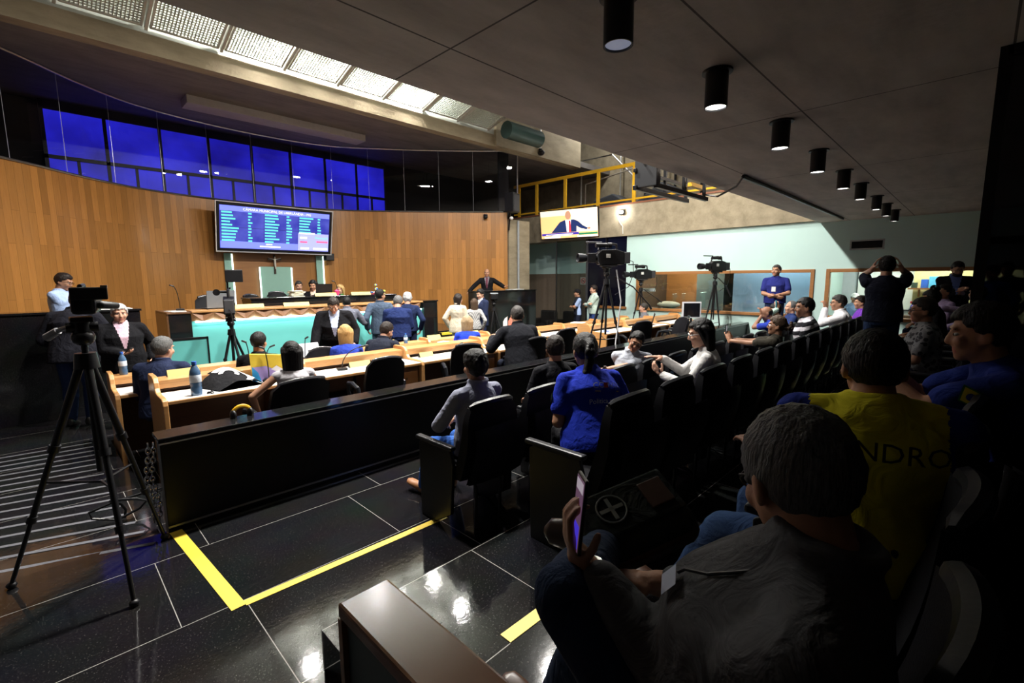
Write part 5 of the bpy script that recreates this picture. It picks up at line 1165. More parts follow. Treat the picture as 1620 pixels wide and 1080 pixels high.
        def addm(mb, mi):
            b0 = [bm.verts.new(p) for p in mb.v]
            for f_ in mb.f:
                fc = bm.faces.new([b0[i] for i in f_]); fc.material_index = mi; fc.smooth = True
        for sx in (1, -1):
            e_ = MB(); e_.ell(hl(sx*.031, .0745, .008), (.013, .010, .0075), Rh, 12, 8); addm(e_, 2)
            e_ = MB(); e_.ell(hl(sx*.031, .0822, .0075), (.0062, .004, .0062), Rh, 10, 6); addm(e_, 3)
            e_ = MB(); e_.capsule(hl(sx*.017, .0885, .032), hl(sx*.049, .0775, .031), .0032, .0025, 6); addm(e_, 4)
        bm.to_mesh(me); bm.free(); return o
    JOBS.append((B, voxel, 2, body_cb))
    # ---- top
    cf_ = lambda p: p
    if top is not None:
        inf = .026 if jacket else .013; T = MB(); hem = -.13 if jacket else -.05
        if sit: hem = -.06
        secs = [(max(h, hem) if i == 0 else h, rx, ry, dy) for i, (h, rx, ry, dy) in enumerate(sec)]
        secs[0] = (hem, .165 if not fem else .172, .118, 0); rr = [ring(h, rx, ry, dy, inf if h < .5 else .004+inf*.35) for h, rx, ry, dy in secs if h < .515]
        rr.append(ring(.525 if not collar else .535, .062, .058, 0, .004 if not fem else .001)); T.loft(rr)
        for sx in (1, -1):
            S_, e, w = ARM[sx]; ai = inf*.85
            T.capsule(sp(.45)+Rt@V3(sx*.05, 0, 0), S_, .052*af+ai*.4, .048*af+ai*.9)
            if sleeve == 'none': continue
            if sleeve == 'short': m_ = S_+(e-S_)*.68; T.capsule(S_, m_, .048*af+ai, .053*af+ai, 14)
            else:
                en = e+(w-e)*{'long': .93, 'cuff': .8, 'half': .12, 'roll': .3}[sleeve]
                T.capsule(S_, e, .048*af+ai, .045*af+ai, 14); T.capsule(e, en, .045*af+ai, (.034 if sleeve in ('long', 'cuff') else .042)*af+ai, 14)
        if jacket or collar:
            # folded collar standing around the neck
            c_ = [sp(.525)+Rt@V3(.068*math.cos(a), .0+.064*math.sin(a)+.012*math.sin(a), .012-.03*max(0, math.sin(a))) for a in np.linspace(R(115), R(425), 16)]
            T.tube(c_, .013, 8)
        mats = [top, inner or top, tie or top, trim_m or sleeve_m or top]
        def top_cb(me):
            n = len(me.polygons); cen = np.empty(n*3, 'f'); me.polygons.foreach_get('center', cen); cw = cen.reshape(-1, 3); c = (cw-waist)@Rt
            no = np.empty(n*3, 'f'); me.polygons.foreach_get('normal', no); no = no.reshape(-1, 3)@Rt
            idx = np.zeros(n, int)
            if inner is not None:
                zt, zb = .34, -.02
                t_ = np.clip((c[:, 2]-zb)/(zt-zb), 0, 1.2)
                V_ = (c[:, 1] > .02) & (abs(c[:, 0]) < .012+.075*t_) & (c[:, 2] > zb)
                idx[V_] = 1
                if tie is not None: idx[V_ & (abs(c[:, 0]) < .022) & (c[:, 2] < .3)] = 2
            if sleeve_m is not None:
                d_ = np.zeros(n, bool)
                for sx in (1, -1): d_ |= ((c[:, 0]*sx) > sw*.86*(1+(fat-1)*.35))
                idx[d_] = 3
            o = place(me, 'jacket' if jacket else 'shirt', mats, rt); me.polygons.foreach_set('material_index', idx)
            if wr: wrinkle(me, wr)
            return o
        JOBS.append((T, max(voxel*1.0, .009), 3, top_cb))
    # ---- trousers and shoes
    if pants is not None:
        T = MB(); T.loft([ring(h, rx, ry, dy, .012) for h, rx, ry, dy in [(-.09, .12, .1, 0), (0, sec[1][1], .118, 0), (.09, sec[2][1]*.99, .115, 0)]])
        for sx in (1, -1):
            hj, k, f_ = LEG[sx]; T.capsule(hj, k, .088*af, .066*af, 14); m_ = k+(f_-k)*.35; T.capsule(k, m_, .064*af, .064*af, 14); T.capsule(m_, f_+(k-f_)*.03, .062*af, .056, 14)
        def p_cb(me):
            o = place(me, 'trousers', [pants], rt)
            if wr: wrinkle(me, wr)
            return o
        JOBS.append((T, max(voxel, .010), 2, p_cb))
    for sx in (1, -1):
        hj, k, f_ = LEG[sx]; sh = (f_-k)/np.linalg.norm(f_-k); fd = V3(sx*.18, 1, 0); fd = fd-sh*(fd@sh); fd /= np.linalg.norm(fd); xr = np.cross(fd, -sh); Mf = np.stack([xr, fd, -sh], 1)
        T = MB(); c = f_+sh*.04
        T.loft([[c+Mf@V3(q*math.cos(a)+0, y, zz+hh*math.sin(a)) for a in np.linspace(0, 2*PI, 14, endpoint=False)] for y, q, zz, hh in ((-.07, .012, 0, .02), (-.065, .03, .005, .045), (-.02, .038, .01, .05), (.06, .042, -.004, .036), (.13, .047, -.014, .026), (.175, .04, -.017, .021), (.195, .012, -.018, .012))])
        T.ell(f_+sh*.0, (.043, .05, .035), Mf)
        T.build('shoe', shoes or M_shoe, rt, smooth=2)
    # ---- hair
    Hh = MB(); hs = random.Random(hash(label) % 9999 if False else len(label)*7+int(abs(at[0])*100))
    def hairy(y, z, x):
        if hair == 'bald': return z < .035 and z > -.05 and y < -.005 and y > -.2
        if hair == 'thin': return (z > .03 and y < .03) or (y < -.03 and z > -.055) or (z > -.005 and y < .02)
        if y > .045: return z > .072
        if y > .012: return z > .045
        if y > -.03: return z > (-.0 if abs(x) > .05 else -.02)
        return z > -.062
    if hair != 'none':
        n = 330; ga = PI*(3-math.sqrt(5)); vol = {'curly': 1.5, 'bald': .6, 'crop': .92, 'thin': .95, 'short': 1.1}.get(hair, 1.0)
        for i in range(n):
            zz = 1-2*(i+.5)/n; rr = math.sqrt(1-zz*zz); x_, y_, z_ = .078*wf*rr*math.cos(ga*i), -.012+.097*rr*math.sin(ga*i), .028+.096*zz
            if not hairy(y_, z_, x_): continue
            th = (.0095+.004*hs.random())*(vol if hair != 'curly' else vol*(.8+.5*hs.random())); th *= 1.25 if z_ > .08 and hair not in ('bald', 'crop', 'thin') else 1
            Hh.ell(hl(x_, y_, z_), (th, th*1.15, th*1.1), None, 8, 6)
        def chain(pts, r0, r1, w_=0):
            for i in range(len(pts)-1): t = i/(len(pts)-1); Hh.capsule(pts[i], pts[i+1], r0+(r1-r0)*t, r0+(r1-r0)*(i+1)/(len(pts)-1), 10)
        back = lambda y, z, x=0: hl(x, y, z)
        if hair in ('long', 'bob'):
            Ln = .34 if hair == 'long' else .17
            for x0 in np.linspace(-.078, .078, 9):
                y0 = -.085*math.sqrt(max(.05, 1-(x0/.09)**2)); top_ = back(y0+.01, .05, x0)
                p = [top_]; dwn = V3(0, 0, -1)
                for j in range(1, 6):
                    a = j/5; q = back(y0-.012+.02*a*(1 if hair == 'bob' else .2), .05-.11*min(1, a*1.5), x0*(1.08-.15*a)); q = q+dwn*max(0, a-.35)*Ln*1.25; p.append(q)
                chain(p, .026, .016)
            for sx in (-1, 1):
                p = [hl(sx*.076, .012, .06)]+[hl(sx*(.088-.01*j), .01-.012*j, .05-.05*j) for j in range(1, 4 if hair == 'bob' else 4)]; chain(p, .022, .02)
        if hair == 'pony': chain([hl(0, -.1, .05), hl(0, -.13, .02), hl(-.01, -.135, -.06)+V3(0, 0, -.02), hl(-.02, -.13, -.1)+V3(-.02, -.01, -.1), hl(-.02, -.12, -.1)+V3(-.05, -.01, -.22)], .034, .03)
        if hair == 'pony':
            for k_ in range(26): q = hs.random(); Hh.ell(hl(-.02*q+hs.gauss(0, .018), -.132+hs.gauss(0, .012), -.06*min(1, q*1.4))+V3(-.05*q, -.01, -.24*q), (.022, .022, .034), None, 8, 6)
        if hair == 'bun':
            for k_ in range(22): a = hs.random()*6.28; b = hs.random()*2-1; Hh.ell(hl(.05*math.sqrt(1-b*b)*math.cos(a), -.135+.05*math.sqrt(1-b*b)*math.sin(a), .0+.05*b), (.02, .02, .02), None, 8, 6)
        if hair == 'topbun':
            for k_ in range(22): a = hs.random()*6.28; b = hs.random()*2-1; Hh.ell(hl(.045*math.sqrt(1-b*b)*math.cos(a), -.06+.045*math.sqrt(1-b*b)*math.sin(a), .135+.04*b), (.02, .02, .02), None, 8, 6)
        def h_cb(me): return place(me, 'hair', [hm or HB], rt)
        JOBS.append((Hh, .009 if voxel > .009 else .0065, 1, h_cb))
    if beard:
        T = MB()
        for a in np.linspace(-1.15, 1.15, 17):
            for zz in (-.085, -.07, -.05): T.ell(hl(.062*math.sin(a), .018+.074*math.cos(a)-(.0 if zz > -.08 else .01), zz-.02*math.cos(a)), (.013, .012, .014), None, 8, 6)
        JOBS.append((T, .009, 1, lambda me: place(me, 'beard', [hm or HB], rt)))
    if glasses:
        T = MB()
        for sx in (1, -1):
            T.tube([hl(sx*.033+.024*math.cos(a), .097, .006+.018*math.sin(a)) for a in np.linspace(0, 2*PI, 15)], .0022, 6); T.tube([hl(sx*.057, .096, .01), hl(sx*.075, .06, .012), hl(sx*.078*wf, -.015, .008)], .0022, 6)
        T.tube([hl(-.01, .099, .008), hl(.01, .099, .008)], .0022, 6); T.build('glasses', glasses if glasses is not True else M_blackp, rt, smooth=True)
    if cap is not None:
        T = MB(); T.ell(hl(0, -.01, .06), (.086, .104, .075), Rh, 18, 10); T.ell(hl(0, .1, .055), (.07, .07, .008), Rh, 16, 6); JOBS.append((T, .009, 1, lambda me: place(me, 'cap', [cap], rt)))
    # place by the head
    h = R(heading-90); c_, s_ = math.cos(h), math.sin(h); off = HC*s; ox, oy = c_*off[0]-s_*off[1], s_*off[0]+c_*off[1]
    rt.location = (at[0]-ox, at[1]-oy, z); rt.rotation_euler = (0, 0, h)
    W = lambda p: np.array((rt.location[0]+s*(c_*p[0]-s_*p[1]), rt.location[1]+s*(s_*p[0]+c_*p[1]), z+s*p[2]))
    Wd = lambda d: np.array((c_*d[0]-s_*d[1], s_*d[0]+c_*d[1], d[2]))
    info = dict(root=rt, hands={k: (W(v[0]), Wd(v[1]), Wd(v[2]), Wd(v[3])) for k, v in HAND.items()}, W=W, Wd=Wd, sp=sp, Rt=Rt, hl=hl, ARM=ARM, LEG=LEG, SJ=SJ, h=h, ring=ring, waist=waist, surf=surf, HC=HC, Rh=Rh, hipz=hipz)
    return info
def rotv(d, ax, a): return d
def wrinkle(me, amp):
    n = len(me.vertices); v = np.empty(n*3, 'f'); me.vertices.foreach_get('co', v); v = v.reshape(-1, 3); no = np.empty(n*3, 'f'); me.vertex_normals.foreach_get('vector', no); no = no.reshape(-1, 3)
    f = np.zeros(n); rg = np.random.default_rng(5)
    for k in range(14):
        d = rg.normal(size=3); d /= np.linalg.norm(d); fr = rg.uniform(18, 55); ph = rg.uniform(0, 6); q = rg.normal(size=3)*9; f += np.maximum(0, np.sin((v@d)*fr+ph+1.5*np.sin(v@q)))**3/(fr/28)
    f = f/f.std()*amp; f -= f.mean(); v = v+no*f[:, None]; me.vertices.foreach_set('co', v.astype('f').ravel()); me.update()
def place(me, name, mats, parent):
    me.name = name; me.materials.clear()
    for m in mats: me.materials.append(m)
    me.polygons.foreach_set('use_smooth', [True]*len(me.polygons)); o = bpy.data.objects.new(name, me); COL.objects.link(o); o.parent = parent; return o
def run_jobs():
    tmp = []
    for B, vx, sm, cb in JOBS:
        me = bpy.data.meshes.new('tmp'); me.from_pydata(B.v, [], B.f)
        bm = bmesh.new(); bm.from_mesh(me); bmesh.ops.recalc_face_normals(bm, faces=bm.faces); bm.to_mesh(me); bm.free()
        o = bpy.data.objects.new('tmp', me); COL.objects.link(o); r = o.modifiers.new('r', 'REMESH'); r.mode = 'VOXEL'; r.voxel_size = vx; r.use_smooth_shade = True
        if sm: q = o.modifiers.new('s', 'SMOOTH'); q.factor = .5; q.iterations = sm
        tmp.append((o, cb))
    dg = bpy.context.evaluated_depsgraph_get(); dg.update(); out = []
    for o, cb in tmp: out.append((bpy.data.meshes.new_from_object(o.evaluated_get(dg), depsgraph=dg), cb))
    for o, cb in tmp: m = o.data; bpy.data.objects.remove(o); bpy.data.meshes.remove(m)
    for me, cb in out: cb(me)
    JOBS.clear()
M_shoe = mat('black shoe leather', (.012, .011, .01), .35)
def phone(info, hand, label, screen=None, d_off=(.085, -.0, .03), s=1.0, face=None, name='phone', ly=None, lz=None, c=None):
    """phone lying in the palm: long axis along fingers, screen away from the palm"""
    w, d, n, t = info['hands'][hand]; c = np.array(c) if c is not None else w+d*d_off[0]+t*d_off[1]+n*d_off[2]
    lx = t; ly = d*.85+n*.5; ly /= np.linalg.norm(ly); lz = np.cross(lx, ly); lz /= np.linalg.norm(lz); lx = np.cross(ly, lz)
    if lz is not None:
        ly = np.array(ly, float); ly /= np.linalg.norm(ly); lz = np.array(lz, float); lz -= ly*(lz@ly); lz /= np.linalg.norm(lz); lx = np.cross(ly, lz)
    elif face is not None and lz@np.array(face) < 0: lz = -lz; lx = -lx
    o = thing(name, label, 'phone'); o.matrix_world = Matrix(((lx[0], ly[0], lz[0], c[0]), (lx[1], ly[1], lz[1], c[1]), (lx[2], ly[2], lz[2], c[2]), (0, 0, 0, 1)))
    m = MB(); m.box((-.036*s, -.074*s, -.004), (.036*s, .074*s, .004)); m.build('case', M_blackp, o, bevel=.003)
    m = MB(); m.box((-.032*s, -.068*s, .0042), (.032*s, .068*s, .005)); m.build('display', screen or mat('dark phone glass', (.01, .01, .012), .1), o); return o
# ---- wardrobe
C_ = lambda n, c, *a: cloth(n, c, *a)
denim = C_('blue denim', (.045, .09, .22)); denimd = C_('dark denim', (.012, .018, .045)); blackc = C_('black trousers', (.007, .007, .009)); navyp = C_('navy trousers', (.012, .015, .03))
M_brownshoe = mat('tan leather shoe', (.28, .12, .05), .45); M_dkbrown = mat('dark brown shoe', (.045, .022, .014), .35); M_sneak = mat('white sneaker', (.65, .65, .65), .6)
suitk = C_('black suit', (.008, .008, .01)); suitn = C_('navy suit', (.018, .025, .06)); suits = C_('slate suit', (.06, .085, .13)); suitg = C_('grey suit', (.12, .125, .16)); wshirt = C_('white shirt', (.68, .68, .7)); bshirt = C_('pale blue shirt', (.38, .5, .78))
OFFICE_Z = T3
def patch_on(info, pts, name, m, sgn=-1, off=.007):
    mb = MB(); mb.add([info['surf'](x, h, sgn, off) for x, h in pts], [tuple(range(len(pts)))]); return mb.build(name, m, info['root'])
def text_on(info, txt, size, x0, h0, m, sgn=-1, name='back_lettering', slant=0):
    v, f = text_mesh(txt, size, 0); mb = MB(); q = []
    for p in v: q.append(info['surf']((p[0]+slant*p[1])*(-sgn if sgn == 1 else 1)+x0, h0+p[1], sgn, .009))
    mb.add(q, f); return mb.build(name, m, info['root'])
def disc_on(info, side_, t, r, name, m, off=.066, az=0, k=16, sx=1.0):
    S_, e, w = info['ARM'][side_]; c = S_+(e-S_)*t; ax = (e-S_)/np.linalg.norm(e-S_); o = V3(side_, 0, 0); o = o-ax*(o@ax); o /= np.linalg.norm(o); y = np.cross(ax, o); o2 = o*math.cos(R(az))+y*math.sin(R(az)); y2 = np.cross(ax, o2); c = c+o2*off
    P = [c+r*(math.cos(2*PI*i/k)*y2*sx+math.sin(2*PI*i/k)*ax) for i in range(k)]; mb = MB(); mb.add(P, [tuple(range(k))]); return mb.build(name, m, info['root'])
# ================= GALLERY
# man in the foreground reading his phone
gshirt = C_('charcoal shirt', (.072, .072, .075))
dk = C_('dark foreground denim', (.014, .026, .06))
p1 = person('grey haired man in charcoal shirt reading his phone in the foreground', (.895, .192), T3, 102, sit=True, s=.98, recline=13, head=(-58, 26, 0), skin_='m', fat=1.32, hair='thin', hm=HG, top=gshirt, sleeve='cuff', collar=True, pants=dk, shoes=M_dkbrown, glasses=True,
            lh=(.0, .31, .86), rh=(.26, .22, .70), lhd=(-.15, .35, .85), lhn=(.55, -.7, .3), curl=(.5, .75), feet=((.30, .55, .085), (.34, .40, .70)), voxel=.006, elbow=(None, (-.3, -1, -.9)), wr=.0014, knees=(None, (-.45, .8, .9)), neck=-.02)
def watch_on(info, side_, label, r=.036, m_=M_chrome):
    w, d, n, t = info['hands'][side_]; o = thing('wristwatch', label, 'watch'); x, y, dd = frame(d); mb = MB(); c = w-d*.012
    mb.tube([c+r*(math.cos(a)*x+math.sin(a)*y) for a in np.linspace(0, 2*PI, 19)], .0085, 6); mb.build('bracelet', m_, o, smooth=True); mb = MB(); q = c-n*(r+.004); mb.cyl(q, q-n*.01, .018, n=16); mb.build('watch_case', M_chrome, o, smooth=True)
watch_on(p1, -1, 'silver wristwatch on the left wrist of the foreground man', .037)
w_, d_, n_, t_ = p1['hands'][-1]
phone(p1, -1, 'phone with lit colourful screen held by the foreground man', s=1.05, ly=(-.65, .3, .7), lz=(-.5, -.55, .5), c=w_+d_*.085+n_*.034+np.array((-.01, 0, .03)))
ph = [o for o in bpy.data.objects if o.name.startswith('phone')][-1]
dsp = [k for k in ph.children if k.name.startswith('display')][0]; dsp.data.materials[0] = emit('phone wallpaper', (.10, .05, .09), .8)
mb = MB(); mb.box((-.03, -.066, .0052), (.03, -.02, .0056)); mb.build('screen_image', emit('phone blue picture', (.05, .03, .5), .9), ph); mb = MB(); mb.box((-.03, .045, .0052), (.03, .067, .0056)); mb.build('screen_bar', emit('phone pale bar', (.35, .3, .35), .8), ph)
# lanyard, badge
mb = MB(); sf = p1['surf']; mb.tube([p1['sp'](.5)+p1['Rt']@V3(-.07, .02, .0)]+[sf(-.085+.03*a, .44-.07*a, 1, .006) for a in np.linspace(0, 1, 5)], .003, 6); mb.build('lanyard', M_blackp, p1['root'], smooth=True)
mb = MB(); mb.add([sf(-.09, .335, 1, .012), sf(-.035, .335, 1, .012), sf(-.035, .37, 1, .012), sf(-.09, .37, 1, .012)], [(0, 1, 2, 3)]); mb.build('badge', mat('pale badge', (.35, .4, .5), .4), p1['root'])
# shoulder bag on his lap
bg = thing('shoulder_bag', 'dark green and brown canvas shoulder bag with round cross emblem on the foreground lap', 'bag', (1.2, .68, T3+.72), R(-8)); bg.rotation_euler = (R(26), R(-14), R(-28))
mb = MB(); mb.box((-.17, -.1, -.07), (.17, .1, .05)); mb.build('bag_body', C_('dark green canvas', (.022, .026, .024)), bg, bevel=.04, smooth=True)
mb = MB(); mb.box((-.175, -.108, -.075), (.175, -.02, .02)); mb.build('leather_base', mat('brown leather', (.06, .028, .016), .4), bg, bevel=.03, smooth=True)
mb = MB(); mb.box((-.15, -.05, .045), (.15, .1, .062)); mb.build('flap', C_('dark green canvas', (.022, .026, .024)), bg, bevel=.008)
mb = MB(); mb.tube([(-.06+.045*math.cos(a), .03+.045*math.sin(a), .064) for a in np.linspace(0, 2*PI, 21)], .003, 6); mb.box((-.098, .024, .062), (-.022, .036, .0655)); mb.box((-.066, -.006, .062), (-.054, .066, .0655)); mb.build('round_emblem', mat('grey emblem print', (.2, .22, .2), .6), bg)
mb = MB(); mb.box((.05, -.02, .06), (.13, .07, .067)); mb.build('strap_tab', mat('brown leather', (.06, .028, .016), .4), bg, bevel=.004)
# man in yellow and blue shirt
yel = C_('yellow jersey', (.55, .5, .02)); roy = C_('royal blue sleeve', (.015, .03, .22)); nav = C_('navy collar', (.008, .012, .04))
p2 = person('broad man in yellow jersey with blue sleeves, back to the viewer', (1.97, .23), T3, 80, sit=True, s=1.02, lean=6, twist=-66, head=(-62, 10, 0), neck=-.03, fat=1.45, hair='crop', hm=HB, top=yel, sleeve='short', sleeve_m=roy, pants=denim, shoes=M_dkbrown, voxel=.008, wr=.0018, rh=(.45, .1, .8), lh=(.1, .42, .72), feet=(None, (-.16, .6, .085)))
text_on(p2, 'ANDRO', .08, .03, .36, mat('dark print', (.015, .016, .012), .8))
mb = MB(); mb.tube([p2['sp'](.505)+p2['Rt']@V3(.068*math.cos(a), .062*math.sin(a), .0) for a in np.linspace(0, 2*PI, 19)], .014, 8); mb.build('collar', nav, p2['root'], smooth=True)
# man in blue T-shirt at the right edge
blu = C_('royal blue tee', (.012, .025, .17)); p3 = person('man in blue T-shirt with flag patch leaning on his arms at the right edge', (2.95, -.02), T3, 98, sit=True, s=1.05, lean=26, head=(0, 10, 0), fat=1.15, hair='short', hm=HB, top=blu, sleeve='short', pants=blackc, voxel=.008, wr=.0018, seat_h=.5, rh=(.1, .56, .97), lh=(-.06, .6, .97), rhd=(-.5, .8, -.1), lhd=(.6, .75, -.1), elbow=((.6, -.2, -1), (-.7, -.2, -1)))
def flag_patch(info, side_, off=.07, r=.035, t=.45, az=0):
    disc_on(info, side_, t, r*1.15, 'patch_green', mat('flag green', (.01, .12, .03), .7), off, az, 4, 1.35); disc_on(info, side_, t, r*.95, 'patch_yellow', mat('flag yellow', (.55, .5, .03), .7), off+.002, az, 4, 1.3); disc_on(info, side_, t, r*.42, 'patch_blue', mat('flag blue', (.02, .04, .3), .7), off+.004, az, 16)
flag_patch(p3, -1, .074, az=10)
# man alone in the first row
lav = C_('lavender grey shirt', (.27, .28, .36)); brj = C_('bright blue jeans', (.03, .10, .36))
p4 = person('man in lavender grey shirt and blue jeans in the first theatre seat', (2.28, 2.66), 0, 88, sit=True, s=.97, recline=5, head=(-6, 6, 0), hair='curly', hm=HB, top=lav, sleeve='long', collar=True, pants=brj, shoes=M_brownshoe, voxel=.007, wr=.0016, lh=(-.12, .28, .68), rh=(.05, .3, .68), feet=((.12, .5, .085), (-.16, .52, .085)), elbow=(None, (-1, -.5, -.4)), fat=1.05)
# woman in blue jersey
p5 = person('large woman in blue jersey with lettering leaning forward, black ponytail', (2.66, 1.92), T2, 58, sit=True, s=.98, lean=26, head=(-6, 16, 0), fat=1.42, fem=True, hair='pony', hm=HB, top=C_('bright blue jersey', (.012, .03, .38)), sleeve='short', pants=blackc, voxel=.007, wr=.0018, lh=(-.1, .3, .66), rh=(.14, .3, .66))
M_prw = mat('white jersey print', (.6, .62, .66), .8)
text_on(p5, 'CC', .055, -.015, .335, M_prw); text_on(p5, 'NEN', .045, .1, .335, M_prw)
patch_on(p5, [(.025, .318), (.055, .318), (.055, .352), (.025, .352)], 'print_square', mat('red print', (.5, .05, .04), .8), off=.009)
text_on(p5, 'Política para', .045, .03, .235, M_prw)
patch_on(p5, [(-.04, .298), (.15, .298), (.15, .304), (-.04, .304)], 'print_line', mat('orange print line', (.6, .45, .1), .8), off=.009)
flag_patch(p5, -1, .072, az=20)
person('man in black T-shirt with his back turned in the first theatre row', (3.35, 2.76), 0, 75, sit=True, s=.98, lean=3, head=(-30, 6, 0), hair='short', hm=HD, top=C_('black tee', (.011, .011, .014)), sleeve='short', pants=blackc, voxel=.008, fat=1.15, skin_='m')
p7 = person('man in pale grey polo and glasses turned round towards the woman in blue', (4.6, 2.64), 0, 150, sit=True, s=.93, lean=4, twist=50, head=(62, 14, -22), hair='short', hm=HB, top=C_('pale grey polo', (.40, .42, .48)), sleeve='short', collar=True, pants=denimd, voxel=.006, glasses=True, fat=1.15, lh=(.0, .42, .84), rh=(.3, .2, .7), lhd=(.8, .3, 0), lhn=(0, 0, -1), wr=.002)
watch_on(p7, -1, 'dark wristwatch of the man in pale grey polo', .036, M_blackp)
p8 = person('woman in white blouse and glasses with long black hair holding a phone', (3.88, 1.62), T2, 112, sit=True, s=.97, lean=6, head=(6, 14, 0), fem=True, hair='long', hm=HB, top=C_('white blouse', (.62, .61, .6)), sleeve='long', pants=blackc, voxel=.006, glasses=M_steel, lh=(-.07, .40, .80), rh=(.10, .42, .92), lhd=(.1, .7, .6), rhd=(-.35, .9, .2), lhn=(.7, 0, .6), rhn=(0, -.2, -1), curl=(.15, .6), wr=.0018, skin_='l')
phone(p8, -1, 'dark phone in the hands of the woman in white blouse', None, (.09, 0, .02), .95, (-.3, -.5, .5))
p10 = person('woman with curly bun and glasses raising a phone in the middle row', (5.83, 1.58), T2, 100, sit=True, s=.88, recline=18, head=(4, 0, 0), fem=True, hair='bun', hm=HBR, top=C_('olive top', (.05, .045, .035)), sleeve='short', pants=C_('light blue jeans', (.12, .22, .45)), voxel=.008, glasses=M_steel, lh=(-.05, .42, .98), rh=(.06, .44, .98), lhd=(.2, .3, .9), rhd=(-.2, .3, .9), lhn=(.8, .3, 0), rhn=(-.8, .3, 0), skin_='m')
w_ = p10['hands'][-1][0]; o = thing('phone', 'pale phone held up by the woman with the curly bun', 'phone', (w_[0]+.04, w_[1]+.06, w_[2]+.1), R(12)); mb = MB(); mb.box((-.04, -.005, -.08), (.04, .005, .08)); mb.build('case', M_blackp, o, bevel=.003); mb = MB(); mb.box((-.036, -.0065, -.05), (.036, -.0052, .07)); mb.build('display', emit('grey phone screen', (.35, .36, .38), .6), o)
person('balding man with his hand against his face near the parapet end', (9.15, 2.66), 0, 112, sit=True, s=1.03, lean=12, head=(0, 25, 0), hair='bald', hm=HB, top=C_('blue tee', (.02, .04, .3)), sleeve='short', pants=denimd, lh=(-.03, .24, 1.1), lhd=(.1, .2, 1), curl=(.5, .8), elbow=(None, (-.4, .6, -1)), skin_='b')
p12 = person('man in pale green shirt with a phone at his ear', (9.66, 2.66), 0, 118, sit=True, s=1.04, lean=10, head=(6, 12, 0), hair='short', hm=HB, top=C_('pale green shirt', (.42, .58, .5)), sleeve='long', pants=denimd, lh=(-.105, .12, 1.17), lhd=(.1, .1, 1), lhn=(1, 0, 0), curl=(.5, .6), elbow=(None, (-.5, .8, -.8)), skin_='m')
w_ = p12['hands'][-1][0]; d_ = p12['hands'][-1][1]; o = thing('phone', 'teal phone held to the ear of the man in pale green', 'phone', tuple(w_+np.array((.0, .03, .09))), R(118)); mb = MB(); mb.box((-.01, -.04, -.07), (.01, .04, .07)); mb.build('case', mat('teal phone case', (.03, .2, .25), .4), o, bevel=.004)
person('grey haired man in dark blue shirt between the phone caller and the striped shirt', (10.6, 2.64), 0, 120, sit=True, s=1.05, recline=4, head=(5, 0, 0), hair='thin', hm=HG, top=C_('dark blue tee', (.02, .035, .12)), sleeve='short', pants=denimd, skin_='l')
person('man in black and white striped polo in the middle row', (7.06, 1.6), T2, 108, sit=True, s=1.06, lean=6, head=(8, 5, 0), hair='crop', hm=HB, top=C_('striped polo', (.012, .012, .015), 'stripe', (.62, .6, .65), 3.4, 18), sleeve='short', pants=denimd, skin_='b', voxel=.009, fat=1.1)
person('man in white shirt and glasses resting his chin on his hand', (9.15, 1.6), T2, 106, sit=True, s=1.03, lean=10, head=(4, 4, 0), hair='short', hm=HX, top=C_('bright white shirt', (.68, .67, .7)), sleeve='long', collar=True, pants=denimd, glasses=True, lh=(-.02, .28, 1.05), lhd=(.1, .1, 1), curl=(.5, .9), elbow=(None, (-.3, .6, -1)), skin_='m', voxel=.009, fat=1.2)
person('dark haired youth in purple top behind the white shirted man', (10.5, 1.5), T2, 110, sit=True, s=.96, head=(0, 5, 0), hair='short', hm=HD, top=C_('purple top', (.12, .03, .3)), sleeve='short', pants=denimd, skin_='m')
person('standing man in dark T-shirt seen from behind, hands on his head', (7.7, .86), T3, 8, s=1.03, fat=1.18, head=(0, 2, 0), hair='short', hm=HB, top=C_('dark navy tee', (.012, .014, .028)), sleeve='short', pants=C_('mid blue jeans', (.03, .05, .13)), lh=(-.145, .03, 1.5), rh=(.145, .03, 1.5), lhd=(.3, -.05, .95), rhd=(-.3, -.05, .95), lhn=(.9, 0, -.3), rhn=(-.9, 0, -.3), curl=(.35, .35), elbow=((.35, .9, -.5), (-.35, .9, -.5)), voxel=.008, skin_='l')
person('person with white hair cover seated inside the small office', (13.2, 2.0), .2, 200, sit=True, s=.93, head=(0, 10, 0), hair='crop', hm=HD, top=C_('office blue top', (.25, .35, .55)), pants=denimd, cap=C_('white hair cover', (.7, .7, .68)), skin_='m')
person('bearded man in black jacket over blue shirt looking down by the tinted screen', (11.7, .3), T3, 190, s=1.04, head=(10, 22, 0), hair='short', hm=HB, top=suitk, jacket=True, inner=C_('blue checked shirt', (.12, .18, .42)), pants=denimd, beard=True, glasses=True, rh=(.0, .3, 1.15), lh=(-.1, .28, 1.1), fat=1.1)
person('bald man in lilac shirt stretching his arm along the seat backs', (9.8, .0), T3, 108, sit=True, s=1.04, head=(20, 0, 0), hair='bald', hm=HB, top=C_('lilac shirt', (.45, .36, .6)), sleeve='long', pants=denimd, lh=(-.35, .5, .95), skin_='m')
person('man in mauve shirt seated in front of the bearded man', (10.85, .42), T3, 125, sit=True, s=1.02, head=(10, 0, 0), hair='short', hm=HD, top=C_('mauve shirt', (.4, .3, .5)), sleeve='long', pants=denimd, skin_='m')
person('woman with dark top bun facing left in the third row', (8.6, .45), T3, 105, sit=True, s=.98, lean=8, head=(0, 12, 0), fem=True, hair='topbun', hm=HB, top=blackc, sleeve='short', pants=denimd, skin_='m')
